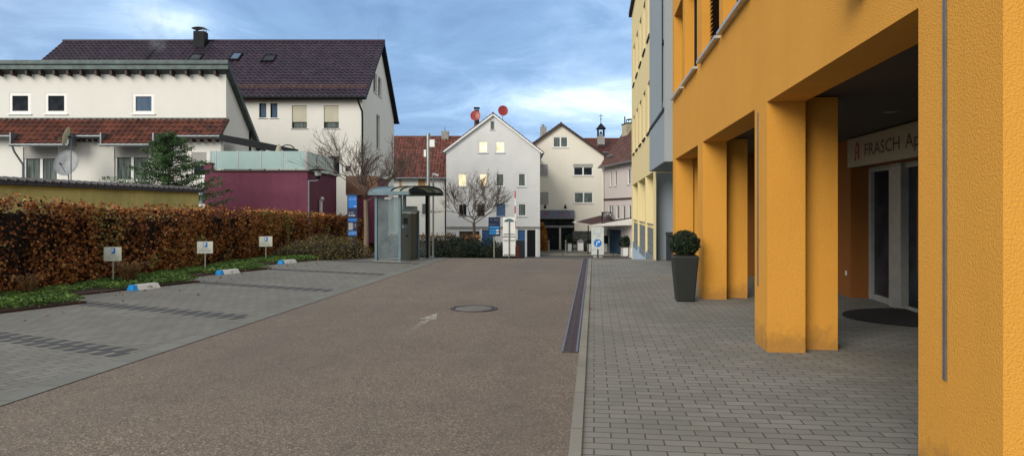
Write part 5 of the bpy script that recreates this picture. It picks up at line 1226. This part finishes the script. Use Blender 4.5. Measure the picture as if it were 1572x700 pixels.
# mirror
x_, y_ = P(935, 62.8); b0 = SZ+.12; t = thing('traffic_mirror', 'square traffic mirror on a tall grey pole at the street', 'mirror', (x_,y_,b0), YAW)
q = lambda py: Z(py,62.8)-b0
MB().tube([(0,0,0),(0,0,q(334))], .045, 8).build('pole', M['steel'], t); MB().box(-.68,.22,-.14,-.06,q(343.5),q(325.5)).build('frame', M['dark'], t, bevel=.02)
m = MB(); n_ = 6; xa, xb, za, zb_ = -.58,.12,q(342),q(327)
for i in range(n_):
    for j in range(n_):
        def s3(a, b2): u, v2 = a/n_*2-1, b2/n_*2-1; return (xa+(xb-xa)*a/n_, -.155-.06*(2-u*u-v2*v2)-.10*(v2+1), za+(zb_-za)*b2/n_)
        m.poly([s3(i,j),s3(i+1,j),s3(i+1,j+1),s3(i,j+1)])
m.build('mirror_glass', M['mirror'], t, smooth=True)
# advertising board
x_, y_ = P(891, 65.5); t = thing('pavement_board', 'white round-topped pavement board standing before the stone wall', 'board', (x_,y_,SZ+.12), YAW)
m = MB(); pr = [(-.3,0),(.3,0),(.3,.85)]+[(.3*math.cos(a),.85+.28*math.sin(a)) for a in [math.pi*k/8 for k in range(1,8)]]+[(-.3,.85)]
m.poly([(a,-.2+.12*b_,b_) for a,b_ in pr]); m.poly([(a,-.16+.12*b_,b_) for a,b_ in pr]); m.poly([(a,.2-.12*b_,b_) for a,b_ in pr]); m.build('frame', M['concrete'], t)
m = MB(); m.poly([(-.25,-.215+.012,.12),(.25,-.203,.12),(.25,-.11,.80),(-.25,-.11,.80)]); m.build('poster', M['whitep'], t); m = MB(); m.poly([(-.2,-.118,.88),(.2,-.118,.88),(.2,-.11,.94),(-.2,-.11,.94)]); m.build('header', M['greytext'], t)
# planters at the pub
def planter(px, d, w_, h_, lab, bush, mat='whitep'):
    x_, y_ = P(px, d); t = thing('planter', lab, 'planter', (x_,y_,SZ+.12), YAW)
    m = MB(); m.hexa([(-w_*.42,-w_*.42,0),(w_*.42,-w_*.42,0),(w_*.42,w_*.42,0),(-w_*.42,w_*.42,0),(-w_*.5,-w_*.5,h_),(w_*.5,-w_*.5,h_),(w_*.5,w_*.5,h_),(-w_*.5,w_*.5,h_)]); m.build('pot', M[mat], t, bevel=.01)
    if bush:
        k = 1100; D_ = RNG.normal(size=(k,3)); D_ /= np.linalg.norm(D_,axis=1)[:,None]; D_ *= (RNG.random(k)**.4)[:,None]; D_[:,0] *= bush*.55; D_[:,1] *= bush*.5; D_[:,2] = D_[:,2]*bush*.5+h_+bush*.4
        leafmesh('plant', D_, .13, M['juniper'] if px != 873 else M['green'], t)
planter(874.5,66.5,.38,.72,'pale planter with a green bush left of the round-topped board',.95); planter(882.5,66.3,.30,.62,'narrow grey planter between green bush and pavement board',.35,'steel')
planter(904.5,65,.36,.75,'white planter at the left edge of the direction sign',.4); planter(930,65,.42,.78,'white planter behind the mirror pole',.8); planter(960,59.3,.44,.72,'white planter with a wide dark bush before the blue screen',1.1); planter(971.5,57.6,.36,.72,'white planter at the pale building corner',.0)
# smoke
t = MB(); x_, y_ = P(232, 41); pts = []; rr = []
for k in range(9):
    f = k/8; px = 243-18*f+4*math.sin(f*5); py = 96-86*f; a = P(px, 44); pts.append((a[0]-x_,a[1]-y_,Z(py,44))); rr.append(.35+.75*f)
t.tube(pts, rr, 14)
m_, nt_, b_ = newmat('chimney_smoke'); nt_.nodes.remove(b_); out = nt_.nodes['Material Output']; pv = nt_.nodes.new('ShaderNodeVolumePrincipled')
pv.inputs['Color'].default_value = (.75,.80,.88,1); v_ = coords(nt_); nn = noise(nt_, v_, 1.1, 5, .6); mm_ = ramp(nt_, nn, [(.42,0.0),(.75,.34)]); L(nt_, mm_, pv.inputs['Density']); L(nt_, pv.outputs[0], out.inputs['Volume'])
sm = t.build('smoke', m_, None); sm.location = (x_,y_,0); tag(sm, kind='stuff')
